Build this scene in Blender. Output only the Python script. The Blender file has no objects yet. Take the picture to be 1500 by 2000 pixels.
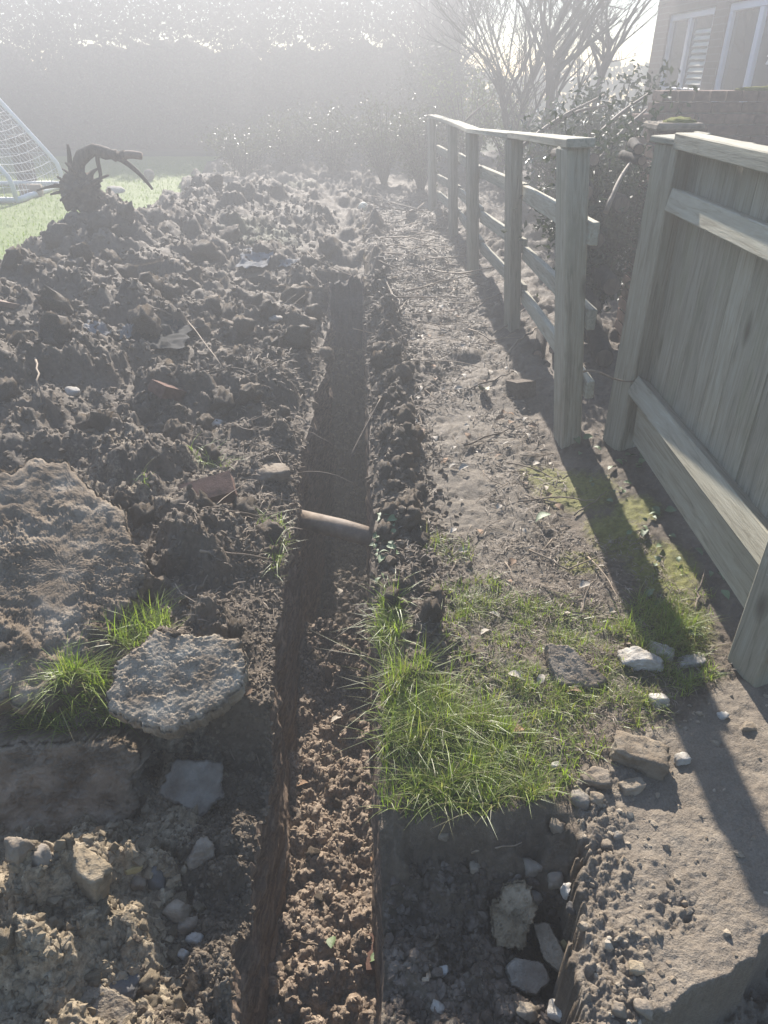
import bpy, bmesh, math, random
import numpy as np
from mathutils import Vector, Matrix, Euler

# ------------------------------------------------------------------ camera, sky, sun, exposure
scene = bpy.context.scene
COL = scene.collection
FPX, CAMH, PITCH = 1400.0, 1.6, math.radians(31.6)
cam_d = bpy.data.cameras.new("camera"); cam = bpy.data.objects.new("camera", cam_d); COL.objects.link(cam)
cam.location = (0, 0, CAMH); cam.rotation_euler = (math.pi/2 - PITCH, 0, 0)
cam_d.sensor_fit = 'VERTICAL'; cam_d.sensor_height = 36.0; cam_d.lens = 36.0*FPX/2000.0
cam_d.clip_start = 0.02; cam_d.clip_end = 500
scene.camera = cam

SUN_EL, SUN_AZ = math.radians(31.2), math.radians(-3.0)      # azimuth from +Y towards +X
world = bpy.data.worlds.new("World"); scene.world = world; world.use_nodes = True
wn = world.node_tree.nodes; wl = world.node_tree.links
sky = wn.new("ShaderNodeTexSky"); sky.sky_type = 'NISHITA'; sky.sun_disc = False
sky.sun_elevation = SUN_EL; sky.sun_rotation = SUN_AZ; sky.dust_density = 0.25; sky.ozone_density = 2.5; sky.air_density = 1.0
wl.new(sky.outputs[0], wn["Background"].inputs[0]); wn["Background"].inputs[1].default_value = 0.105
sun_d = bpy.data.lights.new("sun", 'SUN'); sun_d.energy = 5.0; sun_d.angle = math.radians(0.53); sun_d.color = (1.0, 0.93, 0.84)
sun = bpy.data.objects.new("sun", sun_d); COL.objects.link(sun)
SUNV = Vector((math.sin(SUN_AZ)*math.cos(SUN_EL), math.cos(SUN_AZ)*math.cos(SUN_EL), math.sin(SUN_EL)))
sun.rotation_euler = SUNV.to_track_quat('Z', 'Y').to_euler(); sun.location = (0, 0, 12)
HAZE_DENSITY, HAZE_G, HAZE_COL = 0.062, 0.42, (0.270, 0.276, 0.285)
scene.view_settings.view_transform = 'Standard'; scene.view_settings.look = 'None'
scene.view_settings.gamma = 1.0; scene.view_settings.use_curve_mapping = False
scene.view_settings.exposure = 2.15
scene.cycles.use_denoising = True
scene.cycles.max_bounces = 6; scene.cycles.diffuse_bounces = 3; scene.cycles.transmission_bounces = 4
scene.cycles.volume_bounces = 0; scene.cycles.transparent_max_bounces = 8
scene.cycles.sample_clamp_indirect = 4.0

# ------------------------------------------------------------------ projection helpers (photograph pixel -> place)
SP, CP = math.sin(PITCH), math.cos(PITCH)
def ray(px, py):
    cx, cy = (px-750)/FPX, (1000-py)/FPX
    return np.array((cx, CP+cy*SP, -SP+cy*CP))
def at_z(px, py, z=0.0):
    d = ray(px, py); t = (z-CAMH)/d[2]
    return Vector((d[0]*t, d[1]*t, z))
def at_y(px, py, Y):
    d = ray(px, py); t = Y/d[1]
    return Vector((d[0]*t, Y, CAMH+d[2]*t))
def at_x(px, py, X):
    d = ray(px, py); t = X/d[0]
    return Vector((X, d[1]*t, CAMH+d[2]*t))
def depth_of(p):
    return p[1]*CP - (p[2]-CAMH)*SP

# ------------------------------------------------------------------ noise
def _h(ix, iy, s):
    h = (ix.astype(np.int64)*374761393 + iy.astype(np.int64)*668265263 + s*2147483647*7 + 1013904223) & 0xffffffff
    h = ((h ^ (h >> 13))*1274126177) & 0xffffffff
    h = ((h ^ (h >> 16))*2246822519) & 0xffffffff
    return (h ^ (h >> 15)) & 0xffffffff
def rnd2(ix, iy, s): return _h(ix, iy, s)/4294967296.0
def gnoise(x, y, s=0):
    x = np.asarray(x, float); y = np.asarray(y, float)
    ix, iy = np.floor(x), np.floor(y); fx, fy = x-ix, y-iy
    ux, uy = fx*fx*fx*(fx*(fx*6-15)+10), fy*fy*fy*(fy*(fy*6-15)+10)
    def g(ox, oy):
        a = rnd2(ix+ox, iy+oy, s)*6.2831853
        return np.cos(a)*(fx-ox)+np.sin(a)*(fy-oy)
    a = g(0, 0)*(1-ux)+g(1, 0)*ux; b = g(0, 1)*(1-ux)+g(1, 1)*ux
    return (a*(1-uy)+b*uy)*1.5
def fbm(x, y, oct=4, s=0, gain=.5):
    v = 0; a = 1.0; f = 1.0
    for o in range(oct):
        v = v+a*gnoise(x*f, y*f, s+o*17); a *= gain; f *= 2.03
    return v
def domes(x, y, cell, s=0, keep=.8):
    """height of a heap of lumps: max of domes of random size, one per cell"""
    x = np.asarray(x, float)/cell; y = np.asarray(y, float)/cell
    ix, iy = np.floor(x), np.floor(y); out = np.zeros_like(x)
    for ox in (-1, 0, 1):
        for oy in (-1, 0, 1):
            cx, cy = ix+ox, iy+oy
            r = .35+.5*rnd2(cx, cy, s+3); k = rnd2(cx, cy, s+4)
            dx = x-(cx+.15+.7*rnd2(cx, cy, s+1)); dy = y-(cy+.15+.7*rnd2(cx, cy, s+2))
            an = rnd2(cx, cy, s+5)*6.28; ca, sa = np.cos(an), np.sin(an); st = .65+.7*rnd2(cx, cy, s+6)
            u = (dx*ca+dy*sa)*st; v = -dx*sa+dy*ca
            q = 1-(np.abs(u)**2.4+np.abs(v)**2.4)/r**2.4
            out = np.maximum(out, np.where(k < keep, np.sqrt(np.clip(q, 0, 1))*r, 0))
    return out
def sstep(a, b, x):
    t = np.clip((x-a)/(b-a), 0, 1); return t*t*(3-2*t)
def bump1(x, c, w): return np.exp(-((x-c)/w)**2)

# ------------------------------------------------------------------ the lie of the land
TR_END = 5.6
def x_right(y): return .025-.0304*y+.012*fbm(np.asarray(y, float)*2.6, np.asarray(y, float)*0+3.3, 5, 5, .6)
def x_left(y): return .025-.0304*y-.335+.05*sstep(2.95, 4.5, np.asarray(y, float))+(.020+.016*sstep(3.2, 3.9, np.asarray(y, float)))*fbm(np.asarray(y, float)*2.3, np.asarray(y, float)*0+7.3, 6, 6, .62)

def heap_profile(x, y):
    xc = np.interp(y, [0, 2.5, 6.5, 9.5, 12], [-2.1, -2.35, -2.55, -1.85, -1.6])
    hc = np.interp(y, [0, 1.6, 2.6, 3.6, 5, 7, 9.3, 10.6, 12], [0, .08, .22, .30, .33, .25, .34, .08, 0])
    w = np.where(x < xc, .50, np.interp(y, [1.5, 4, 8], [.75, .95, .95]))
    return hc*np.exp(-np.abs((x-xc)/w)**2.2)+.24*np.exp(-((x+2.62)/.55)**2-((y-6.9)/.7)**2)
def warp(x, y):
    return (x+.03*gnoise(x*9, y*9, 91)+.017*gnoise(x*31, y*31, 92)+.007*gnoise(x*77, y*77, 98), y+.03*gnoise(x*9, y*9, 93)+.017*gnoise(x*31, y*31, 94)+.007*gnoise(x*77, y*77, 99))
def lumps(x, y):
    wx, wy = warp(x, y)
    rid = 1-np.abs(gnoise(x*17, y*17, 95))*2.2; rid2 = 1-np.abs(gnoise(x*43, y*43, 96))*2.2
    va = .30+.95*sstep(-.35, .45, fbm(x*2.3, y*2.3, 3, 90))
    return va*(domes(wx, wy, .30, 11, .55)*.13+domes(wx, wy, .13, 21, .7)*.085+domes(wx, wy, .055, 31, .8)*.045
            + domes(wx, wy, .024, 41, .85)*.024+np.clip(rid, -.3, 1)*.008)+np.clip(rid2, -.3, 1)*.0055+.005*gnoise(x*95, y*95, 97)
def lawn_mask(x, y):
    edge = np.interp(y, [0, 3, 6.5, 9, 12, 17], [-3.1, -3.3, -3.2, -2.9, -3.1, -3.3])
    e = edge+.16*fbm(x*2.1, y*2.1, 3, 77)
    return sstep(.0, -.12, x-e)*sstep(2.5, 3, y)
def pit_left(x, y):
    yb = np.where(x < -.72, 1.47, 1.50)+.035*fbm(x*7, y*7, 3, 61)
    return sstep(yb+.05, yb-.05, y)
def pit_right_edge(y): return np.interp(y, [.3, .71, 1.13, 1.3], [.34, .385, .485, .52])
def pit_right(x, y):
    yb = 1.13+.05*fbm(x*6, y*6, 4, 62)-.06*sstep(.42, .55, x)
    xe = pit_right_edge(y)+.030*fbm(x*13, y*13, 4, 63, .6)
    return sstep(yb+.03, yb-.15, y)*sstep(xe+.007, xe-.007, x)
def slab_mask(x, y):
    far = np.interp(x, [.45, .6, .8, 1.05, 1.4], [1.24, 1.3, 1.42, 1.58, 1.7])+.05*fbm(x*5, y*5, 3, 64)
    xe = pit_right_edge(y)
    return sstep(far+.05, far-.03, y)*sstep(xe-.01, xe+.02, x)
def slab_drop(x, y):
    lim = np.interp(x, [.40, .55, .62, .68, .74, .82, .95, 1.3], [.60, .70, .735, .745, .77, .83, .93, 1.05])+.016*fbm(x*11, y*11, 4, 66, .6)
    return sstep(lim+.004, lim-.016, y)
def H(x, y, side=0):
    x = np.asarray(x, float); y = np.asarray(y, float); left = right = fl = 0.0
    xl, xr = x_left(y), x_right(y)
    tr = sstep(TR_END+.25, TR_END, y)
    L = lumps(x, y); f2 = fbm(x*1.7, y*1.7, 4, 51); f8 = fbm(x*9, y*9, 4, 52); f40 = fbm(x*46, y*46, 3, 53)
    if side <= 0:
        # left side
        lm = lawn_mask(x, y); pl = pit_left(x, y)
        dl = np.maximum(xl-x, 0)+.3*sstep(TR_END+.1, TR_END+.4, y)
        rough = np.interp(y, [.5, 1.3, 2.2, 4, 8], [.75, .85, 1.0, .85, .72])
        left = heap_profile(x, y)*(1+.25*f2)+.04*f2*sstep(.1, .6, dl)+.012*f8+L*rough*sstep(-.02, .25, dl+.05)*.95+.0035*f40
        left = left-.05*sstep(.14, .0, dl)*sstep(1.2, 2, y)+.05*sstep(1.4, 2.2, y)*sstep(.1, .4, dl)
        left = left*(1-lm)+lm*(.01*f2+.006*f8)
        pitl = -.22+.11*sstep(.12, .45, dl)*sstep(1.2, .95, y)-.04*sstep(.12, 0, dl)+L*(.35+.5*sstep(1.3, 1.0, y))+.03*f8+.004*f40
        left = left*(1-pl)+pitl*pl
    if side >= 0:
        # right side
        dr = np.maximum(x-xr, 0)
        ridge = bump1(dr, .13, .085)*np.interp(y, [1.2, 1.6, 2.4, 3.6, 5, 7], [0, .5, .9, 1.1, 1.0, .6])
        soil_r = .012*f2+.008*f8+.0025*f40+ridge*(.055+L*.9)+L*.16*np.interp(y, [1, 2.5, 4, 6], [.35, .6, 1.6, 2.6])+.006*np.clip(fbm(x*30, y*30, 3, 57), -.3, 1)
        soil_r = soil_r+.06*sstep(.75, 1.3, x)*sstep(1.5, 2.2, y)-.02*sstep(.05, 0, dr)
        soil_r = soil_r+.10*np.clip(fbm(x*1.1, y*1.1, 3, 58), -.2, 1)*sstep(4, 7, y)*sstep(.2, .6, dr)
        pr, sm, sd = pit_right(x, y), slab_mask(x, y), slab_drop(x, y)
        crust = sstep(.20, .02, x-pit_right_edge(y)-.06*f8)
        slab = .004*f8+.0016*f40+.0022*fbm(x*110, y*110, 2, 59)-.006*sstep(.06, .0, np.abs(fbm(x*3.1, y*3.1, 4, 49)))*sstep(.55, .8, x)*0+.004*fbm(x*20, y*20, 4, 44)+crust*(.004+.022*np.abs(fbm(x*22, y*22, 5, 45, .62))+.012*np.clip(fbm(x*60, y*60, 3, 47), 0, 1)-.012*np.clip(fbm(x*11, y*11, 3, 48), 0, 1))-.012*bump1(np.hypot(x-.66, (y-.895)*1.3), 0, .055)*(1+2*f40)
        slab = slab*(1-sd)+sd*(-.24-.06*f8+.02*f40)+(1-sstep(.0, .06, np.abs(sd-.5)))*0
        pit = -.235+.035*f8+L*.55+.004*f40-.10*bump1(np.hypot((x-.40)/.10, (y-.93)/.18), 0, 1.)+.06*sstep(.2, .0, dr)*0
        right = soil_r*(1-sm)+slab*sm
        right = right*(1-pr)+pit*pr
    if side == 0:
        # trench floor
        fl = np.interp(y, [0, 2.25, 2.56, 2.72, 3.8, 4.6, TR_END+.1], [-.70, -.70, -.62, -1.12, -1.18, -1.0, -.0])
        fl = fl+domes(x, y, .05, 81, .8)*.045+domes(x, y, .022, 82, .8)*.02+domes(x, y, .12, 83, .6)*.05+.01*f8+.005*f40
        fl = fl*tr+(1-tr)*(.05+L*.9)
    if side < 0: return left
    if side > 0: return right
    out = np.where(x < xl, left, np.where(x > xr, right, fl))
    return np.where((y > TR_END+.25) & (x >= xl) & (x <= xr), .02*f2+L*.5, out)
def hz(x, y): return float(H(np.array([x]), np.array([y]))[0])
def ground_at(px, py):
    d = ray(px, py)
    t = np.geomspace(.9, 40, 420)
    z = CAMH+d[2]*t; g = H(d[0]*t, d[1]*t); k = np.argmax(z <= g)
    if z[k] > g[k]: return at_z(px, py, 0)
    t2 = np.linspace(t[max(k-1, 0)], t[k], 24); z = CAMH+d[2]*t2; g = H(d[0]*t2, d[1]*t2); k = np.argmax(z <= g)
    return Vector((d[0]*t2[k], d[1]*t2[k], g[k]))

# ------------------------------------------------------------------ materials
def _n(nt, t, **kw):
    n = nt.nodes.new(t)
    for k, v in kw.items(): setattr(n, k, v)
    return n
def ramp(nt, fac, stops):
    r = _n(nt, "ShaderNodeValToRGB"); e = r.color_ramp.elements
    while len(e) < len(stops): e.new(.5)
    for el, (p, c) in zip(e, stops): el.position = p; el.color = (*c, 1)
    nt.links.new(fac, r.inputs[0]); return r.outputs[0]
def mixc(nt, fac, a, b, blend='MIX'):
    m = _n(nt, "ShaderNodeMix", data_type='RGBA', blend_type=blend)
    for sock, v in ((m.inputs[0], fac), (m.inputs[6], a), (m.inputs[7], b)):
        if hasattr(v, "is_linked"): nt.links.new(v, sock)
        elif isinstance(v, (int, float)): sock.default_value = v
        else: sock.default_value = (*v, 1)
    return m.outputs[2]
def noise(nt, vec, scale, detail=4, rough=.6, dist=0):
    n = _n(nt, "ShaderNodeTexNoise"); n.inputs["Scale"].default_value = scale
    n.inputs["Detail"].default_value = detail; n.inputs["Roughness"].default_value = rough; n.inputs["Distortion"].default_value = dist
    nt.links.new(vec, n.inputs["Vector"]); return n.outputs["Fac"]
def new_mat(name):
    m = bpy.data.materials.new(name); m.use_nodes = True
    nt = m.node_tree; return m, nt, nt.nodes["Principled BSDF"]
def bumpn(nt, bsdf, height, strength, dist=.01):
    b = _n(nt, "ShaderNodeBump"); b.inputs["Strength"].default_value = strength; b.inputs["Distance"].default_value = dist
    nt.links.new(height, b.inputs["Height"]); nt.links.new(b.outputs[0], bsdf.inputs["Normal"])
def coords(nt, stretch=None, jitter=True):
    tc = _n(nt, "ShaderNodeTexCoord"); mp = _n(nt, "ShaderNodeMapping")
    nt.links.new(tc.outputs["Object"], mp.inputs[0])
    if jitter:
        oi = _n(nt, "ShaderNodeObjectInfo"); mu = _n(nt, "ShaderNodeMath", operation='MULTIPLY'); mu.inputs[1].default_value = 37.0
        nt.links.new(oi.outputs["Random"], mu.inputs[0]); nt.links.new(mu.outputs[0], mp.inputs["Location"])
    if stretch: mp.inputs["Scale"].default_value = stretch
    return mp.outputs[0]
def simple(name, stops, scale=8, rough=.85, bump=.3, bscale=60, stretch=None, spec=.3, dist=0, bdist=.006, vary=.0, detail=5):
    m, nt, b = new_mat(name); v = coords(nt, stretch)
    c = ramp(nt, noise(nt, v, scale, detail, .62, dist), stops)
    if vary:
        oi = _n(nt, "ShaderNodeObjectInfo"); mr = _n(nt, "ShaderNodeMapRange"); mr.inputs[3].default_value = 1-vary; mr.inputs[4].default_value = 1+vary
        nt.links.new(oi.outputs["Random"], mr.inputs[0])
        hs = _n(nt, "ShaderNodeHueSaturation"); nt.links.new(c, hs.inputs["Color"]); nt.links.new(mr.outputs[0], hs.inputs["Value"]); c = hs.outputs[0]
    nt.links.new(c, b.inputs["Base Color"]); b.inputs["Roughness"].default_value = rough
    b.inputs["Specular IOR Level"].default_value = spec
    if bump: bumpn(nt, b, noise(nt, v, bscale, 5, .65), bump, bdist)
    return m
M = {}
M['soil'] = simple('soil', [(.2, (.038, .027, .017)), (.5, (.106, .079, .052)), (.8, (.21, .164, .113))], 22, .78, .9, 150, spec=.35, vary=.25)
M['clay'] = simple('clay_soil', [(.25, (.10, .075, .046)), (.5, (.24, .190, .125)), (.8, (.40, .33, .235))], 16, .9, .9, 140, spec=.2, vary=.2)
M['concrete'] = simple('concrete', [(.22, (.075, .053, .034)), (.42, (.20, .158, .112)), (.58, (.28, .232, .172)), (.8, (.42, .365, .285))], 12, .92, 1.0, 120, spec=.2, vary=.14, bdist=.006)
M['concrete_pale'] = simple('pale_mortar', [(.22, (.13, .10, .072)), (.40, (.26, .23, .19)), (.55, (.38, .35, .305)), (.8, (.52, .49, .445))], 14, .92, .9, 110, spec=.2, vary=.12)
M['stone_grey'] = simple('grey_stone', [(.22, (.075, .055, .038)), (.42, (.17, .14, .108)), (.6, (.235, .205, .165)), (.8, (.34, .305, .255))], 14, .85, .6, 120, spec=.3, vary=.15)
M['stone_brown'] = simple('brown_stone', [(.22, (.08, .058, .040)), (.45, (.185, .148, .108)), (.7, (.28, .235, .18)), (.85, (.36, .31, .25))], 14, .88, .7, 120, spec=.25, vary=.15)
M['concrete_soiled'] = simple('soiled_concrete', [(.25, (.075, .053, .034)), (.5, (.185, .143, .100)), (.75, (.33, .275, .21))], 9, .92, 1.0, 130, spec=.2, vary=.05, bdist=.006)
M['trench_crumb'] = simple('red_earth', [(.25, (.065, .046, .032)), (.48, (.20, .148, .104)), (.74, (.44, .345, .255))], 14, .85, .6, 120, spec=.3)
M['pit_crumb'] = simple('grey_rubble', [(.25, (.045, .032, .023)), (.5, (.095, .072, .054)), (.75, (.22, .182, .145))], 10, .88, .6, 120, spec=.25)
M['slate'] = simple('slate', [(.3, (.05, .046, .042)), (.7, (.12, .112, .104))], 14, .8, .5, 80, spec=.25)
M['yellow_stone'] = simple('yellow_stone', [(.3, (.26, .20, .085)), (.7, (.40, .32, .16))], 14, .85, .5, 90)
M['brick'] = simple('brick', [(.25, (.060, .036, .026)), (.5, (.125, .070, .050)), (.8, (.20, .12, .09))], 20, .9, .6, 130, spec=.2, vary=.3)
M['mortar'] = simple('mortar', [(.3, (.16, .145, .125)), (.7, (.27, .25, .22))], 30, .95, .5, 120)
M['moss'] = simple('moss', [(.25, (.05, .055, .010)), (.55, (.13, .135, .022)), (.8, (.22, .21, .05))], 40, .95, 1.0, 200, spec=.1)
M['fence_wood'] = simple('weathered_fence_wood', [(.25, (.13, .112, .076)), (.45, (.26, .236, .175)), (.62, (.31, .288, .22)), (.8, (.41, .385, .31))], 5, .85, .55, 22, (9, 9, .7), .25, 1.5, .004, .13)
def age_wood(m):
    nt = m.node_tree; b = nt.nodes["Principled BSDF"]; src = b.inputs["Base Color"].links[0].from_socket; v = coords(nt, (5, 5, 2.2))
    vo = _n(nt, "ShaderNodeTexVoronoi"); vo.inputs["Scale"].default_value = .9; nt.links.new(v, vo.inputs["Vector"])
    mr = _n(nt, "ShaderNodeMapRange"); mr.inputs[1].default_value = .05; mr.inputs[2].default_value = .14; mr.inputs[3].default_value = .75; mr.inputs[4].default_value = 0; nt.links.new(vo.outputs["Distance"], mr.inputs[0])
    c = mixc(nt, mr.outputs[0], src, (.06, .042, .028)); st = _n(nt, "ShaderNodeMapRange"); st.inputs[1].default_value = .5; st.inputs[2].default_value = .75; st.inputs[4].default_value = .55
    nt.links.new(noise(nt, coords(nt, (2.2, 2.2, 1.2)), 1.6, 5, .65), st.inputs[0]); c = mixc(nt, st.outputs[0], c, (.13, .135, .065))
    dk = _n(nt, "ShaderNodeMapRange"); dk.inputs[1].default_value = .54; dk.inputs[2].default_value = .70; dk.inputs[4].default_value = .5; nt.links.new(noise(nt, coords(nt, (14, 14, .8)), 1.3, 6, .7), dk.inputs[0]); c = mixc(nt, dk.outputs[0], c, (.09, .07, .045))
    nt.links.new(c, b.inputs["Base Color"])
age_wood(M['fence_wood'])
M['rail_wood'] = simple('weathered_rail_wood', [(.25, (.15, .132, .092)), (.45, (.28, .257, .192)), (.62, (.33, .307, .235)), (.8, (.43, .405, .325))], 5, .85, .5, 22, (9, .7, 9), .25, 1.2, .004, .12)
M['bark'] = simple('bark', [(.3, (.020, .016, .012)), (.6, (.046, .038, .030)), (.85, (.09, .075, .06))], 10, .9, .9, 40, (4, 4, .8), .2, 1)
M['root'] = simple('root_wood', [(.3, (.05, .036, .025)), (.6, (.11, .082, .058)), (.85, (.20, .155, .115))], 12, .85, .8, 50, (4, 4, 1), .25, 1)
M['cut_wood'] = simple('cut_wood', [(.3, (.13, .088, .062)), (.7, (.23, .165, .12))], 16, .85, .3, 80)
M['twig'] = simple('twig_wood', [(.3, (.10, .072, .048)), (.6, (.23, .175, .12)), (.85, (.36, .29, .21))], 8, .75, .4, 80, (1, 1, 1), .35, 0, .004, .45)
M['white_paint'] = simple('white_metal_paint', [(.3, (.66, .67, .68)), (.7, (.78, .79, .80))], 5, .4, .05, 40, spec=.5)
M['net'] = simple('white_net_cord', [(.3, (.55, .56, .57)), (.7, (.68, .69, .70))], 20, .8, 0)
M['plastic_frame'] = simple('white_window_plastic', [(.3, (.60, .62, .70)), (.7, (.66, .68, .76))], 3, .4, .02, 40, spec=.5)
M['blind'] = simple('cream_blind', [(.3, (.56, .56, .50)), (.7, (.66, .66, .60))], 6, .7, .1, 40)
M['pipe'] = simple('clay_pipe', [(.3, (.11, .078, .052)), (.55, (.21, .158, .112)), (.8, (.36, .29, .22))], 14, .7, .3, 60, spec=.4)
M['ball'] = simple('pale_ball', [(.35, (.62, .60, .42)), (.65, (.70, .69, .60))], 14, .6, .1, 60)
M['sheet_dark'] = simple('black_polythene', [(.3, (.014, .014, .014)), (.7, (.040, .039, .038))], 6, .85, .3, 25, spec=.1)
M['sheet_pale'] = simple('pale_polythene', [(.3, (.10, .098, .095)), (.7, (.22, .22, .22))], 10, .9, .4, 60, spec=.15)

def glass_mat():
    m, nt, b = new_mat('window_glass')
    b.inputs["Base Color"].default_value = (.055, .058, .066, 1); b.inputs["Roughness"].default_value = .05; b.inputs["Specular IOR Level"].default_value = .6
    v = coords(nt); bumpn(nt, b, noise(nt, v, 2.0, 2, .5), .06, .02); return m
M['glass'] = glass_mat()

def leaf_mat(name, stops, rough=.5, trans=.35, spec=.4, attr='tint'):
    m, nt, b = new_mat(name)
    at = _n(nt, "ShaderNodeAttribute", attribute_name=attr)
    c = ramp(nt, at.outputs["Fac"], stops)
    nt.links.new(c, b.inputs["Base Color"]); b.inputs["Roughness"].default_value = rough; b.inputs["Specular IOR Level"].default_value = spec
    if trans:
        tr = _n(nt, "ShaderNodeBsdfTranslucent"); tc = mixc(nt, 1.0, c, (1.15, 1.35, .55), 'MULTIPLY'); nt.links.new(tc, tr.inputs[0])
        mx = _n(nt, "ShaderNodeMixShader"); mx.inputs[0].default_value = trans
        nt.links.new(b.outputs[0], mx.inputs[1]); nt.links.new(tr.outputs[0], mx.inputs[2])
        nt.links.new(mx.outputs[0], nt.nodes["Material Output"].inputs[0])
    return m
M['grass'] = leaf_mat('grass_blades', [(0, (.30, .26, .13)), (.12, (.20, .19, .07)), (.3, (.15, .19, .038)), (.7, (.215, .265, .056)), (1, (.31, .345, .095))], .42, .5, .45)
M['lawn_grass'] = leaf_mat('lawn_blades', [(0, (.13, .17, .03)), (.5, (.165, .225, .040)), (1, (.22, .27, .06))], .5, .45, .35)
M['laurel'] = leaf_mat('laurel_leaves', [(0, (.018, .032, .012)), (.5, (.030, .052, .018)), (1, (.055, .085, .026))], .22, .12, .8)
M['ivy'] = leaf_mat('ivy_leaves', [(0, (.014, .022, .009)), (.5, (.024, .038, .014)), (1, (.045, .062, .022))], .55, .12, .3)
M['shrub_leaf'] = leaf_mat('shrub_leaves', [(0, (.035, .055, .018)), (.5, (.075, .10, .03)), (1, (.13, .14, .06))], .6, .25, .2)
M['bramble'] = leaf_mat('bramble_leaves', [(0, (.05, .035, .022)), (.5, (.045, .055, .022)), (1, (.09, .10, .04))], .45, .2, .4)
M['dry_leaf'] = simple('dry_leaf', [(.3, (.13, .070, .034)), (.6, (.24, .145, .080)), (.85, (.36, .25, .16))], 30, .7, .3, 120, vary=.4)
M['pale_leaf'] = simple('bleached_leaf', [(.3, (.30, .25, .19)), (.7, (.46, .41, .34))], 30, .7, .3, 120, vary=.25)
M['straw'] = simple('dry_stalks', [(.3, (.055, .040, .028)), (.5, (.15, .115, .080)), (.65, (.27, .22, .165)), (.8, (.42, .37, .30))], 35, .7, .0, 80, spec=.4)
M['green_leaf'] = simple('fresh_ivy_leaf', [(.3, (.06, .09, .035)), (.7, (.13, .17, .07))], 20, .55, .2, 90, vary=.25, spec=.5)

def ground_mat():
    m, nt, b = new_mat('open_ground'); tc = _n(nt, "ShaderNodeTexCoord"); v = tc.outputs["Object"]
    A = _n(nt, "ShaderNodeAttribute", attribute_name='zone_a'); B = _n(nt, "ShaderNodeAttribute", attribute_name='zone_b')
    sa = _n(nt, "ShaderNodeSeparateColor"); nt.links.new(A.outputs["Color"], sa.inputs[0])
    sb = _n(nt, "ShaderNodeSeparateColor"); nt.links.new(B.outputs["Color"], sb.inputs[0])
    n1 = noise(nt, v, 9, 6, .65); n2 = noise(nt, v, 55, 5, .7); n3 = noise(nt, v, 190, 3, .7)
    soil = ramp(nt, n1, [(.25, (.045, .032, .020)), (.5, (.108, .080, .053)), (.75, (.20, .155, .107))])
    soil = mixc(nt, .45, soil, ramp(nt, n2, [(.3, (.027, .020, .014)), (.55, (.100, .076, .053)), (.8, (.25, .20, .145))]))
    dry = ramp(nt, n2, [(.25, (.055, .042, .029)), (.5, (.125, .100, .072)), (.75, (.23, .192, .146))])
    turf = ramp(nt, n2, [(.25, (.03, .032, .013)), (.5, (.060, .060, .024)), (.75, (.12, .105, .052))])
    moss = ramp(nt, n2, [(.25, (.06, .056, .014)), (.5, (.13, .125, .024)), (.75, (.21, .19, .05))])
    conc = ramp(nt, n1, [(.25, (.075, .056, .037)), (.42, (.14, .110, .078)), (.6, (.18, .146, .106)), (.8, (.25, .21, .16))])
    conc = mixc(nt, .3, conc, ramp(nt, n3, [(.3, (.075, .058, .042)), (.5, (.21, .172, .13)), (.75, (.36, .31, .25))]))
    clay = ramp(nt, n2, [(.25, (.085, .062, .038)), (.46, (.22, .172, .112)), (.72, (.42, .345, .24))])
    lawn = ramp(nt, n2, [(.25, (.09, .13, .022)), (.5, (.15, .205, .034)), (.8, (.21, .26, .055))])
    def soft(s, lo, hi):
        a = _n(nt, "ShaderNodeMath", operation='ADD'); nt.links.new(s, a.inputs[0])
        q = _n(nt, "ShaderNodeMath", operation='MULTIPLY_ADD'); q.inputs[1].default_value = .8; q.inputs[2].default_value = -.4
        nt.links.new(n2, q.inputs[0]); nt.links.new(q.outputs[0], a.inputs[1])
        r = _n(nt, "ShaderNodeMapRange"); r.inputs[1].default_value = lo; r.inputs[2].default_value = hi; nt.links.new(a.outputs[0], r.inputs[0]); return r.outputs[0]
    c = mixc(nt, soft(sa.outputs[2], .3, .75), soil, dry)
    c = mixc(nt, soft(sa.outputs[0], .3, .7), c, turf)
    c = mixc(nt, soft(sa.outputs[1], .35, .7), c, moss)
    c = mixc(nt, soft(sb.outputs[1], .3, .7), c, clay)
    c = mixc(nt, soft(sb.outputs[0], .3, .7), c, conc)
    c = mixc(nt, soft(sb.outputs[2], .35, .6), c, lawn)
    nt.links.new(c, b.inputs["Base Color"])
    rr = _n(nt, "ShaderNodeMapRange"); rr.inputs[3].default_value = .55; rr.inputs[4].default_value = .95; nt.links.new(n2, rr.inputs[0])
    nt.links.new(rr.outputs[0], b.inputs["Roughness"]); b.inputs["Specular IOR Level"].default_value = .35
    ad = _n(nt, "ShaderNodeMath", operation='ADD'); nt.links.new(n2, ad.inputs[0]); nt.links.new(n3, ad.inputs[1])
    bumpn(nt, b, ad.outputs[0], .8, .007); return m
M['ground'] = ground_mat()
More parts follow.
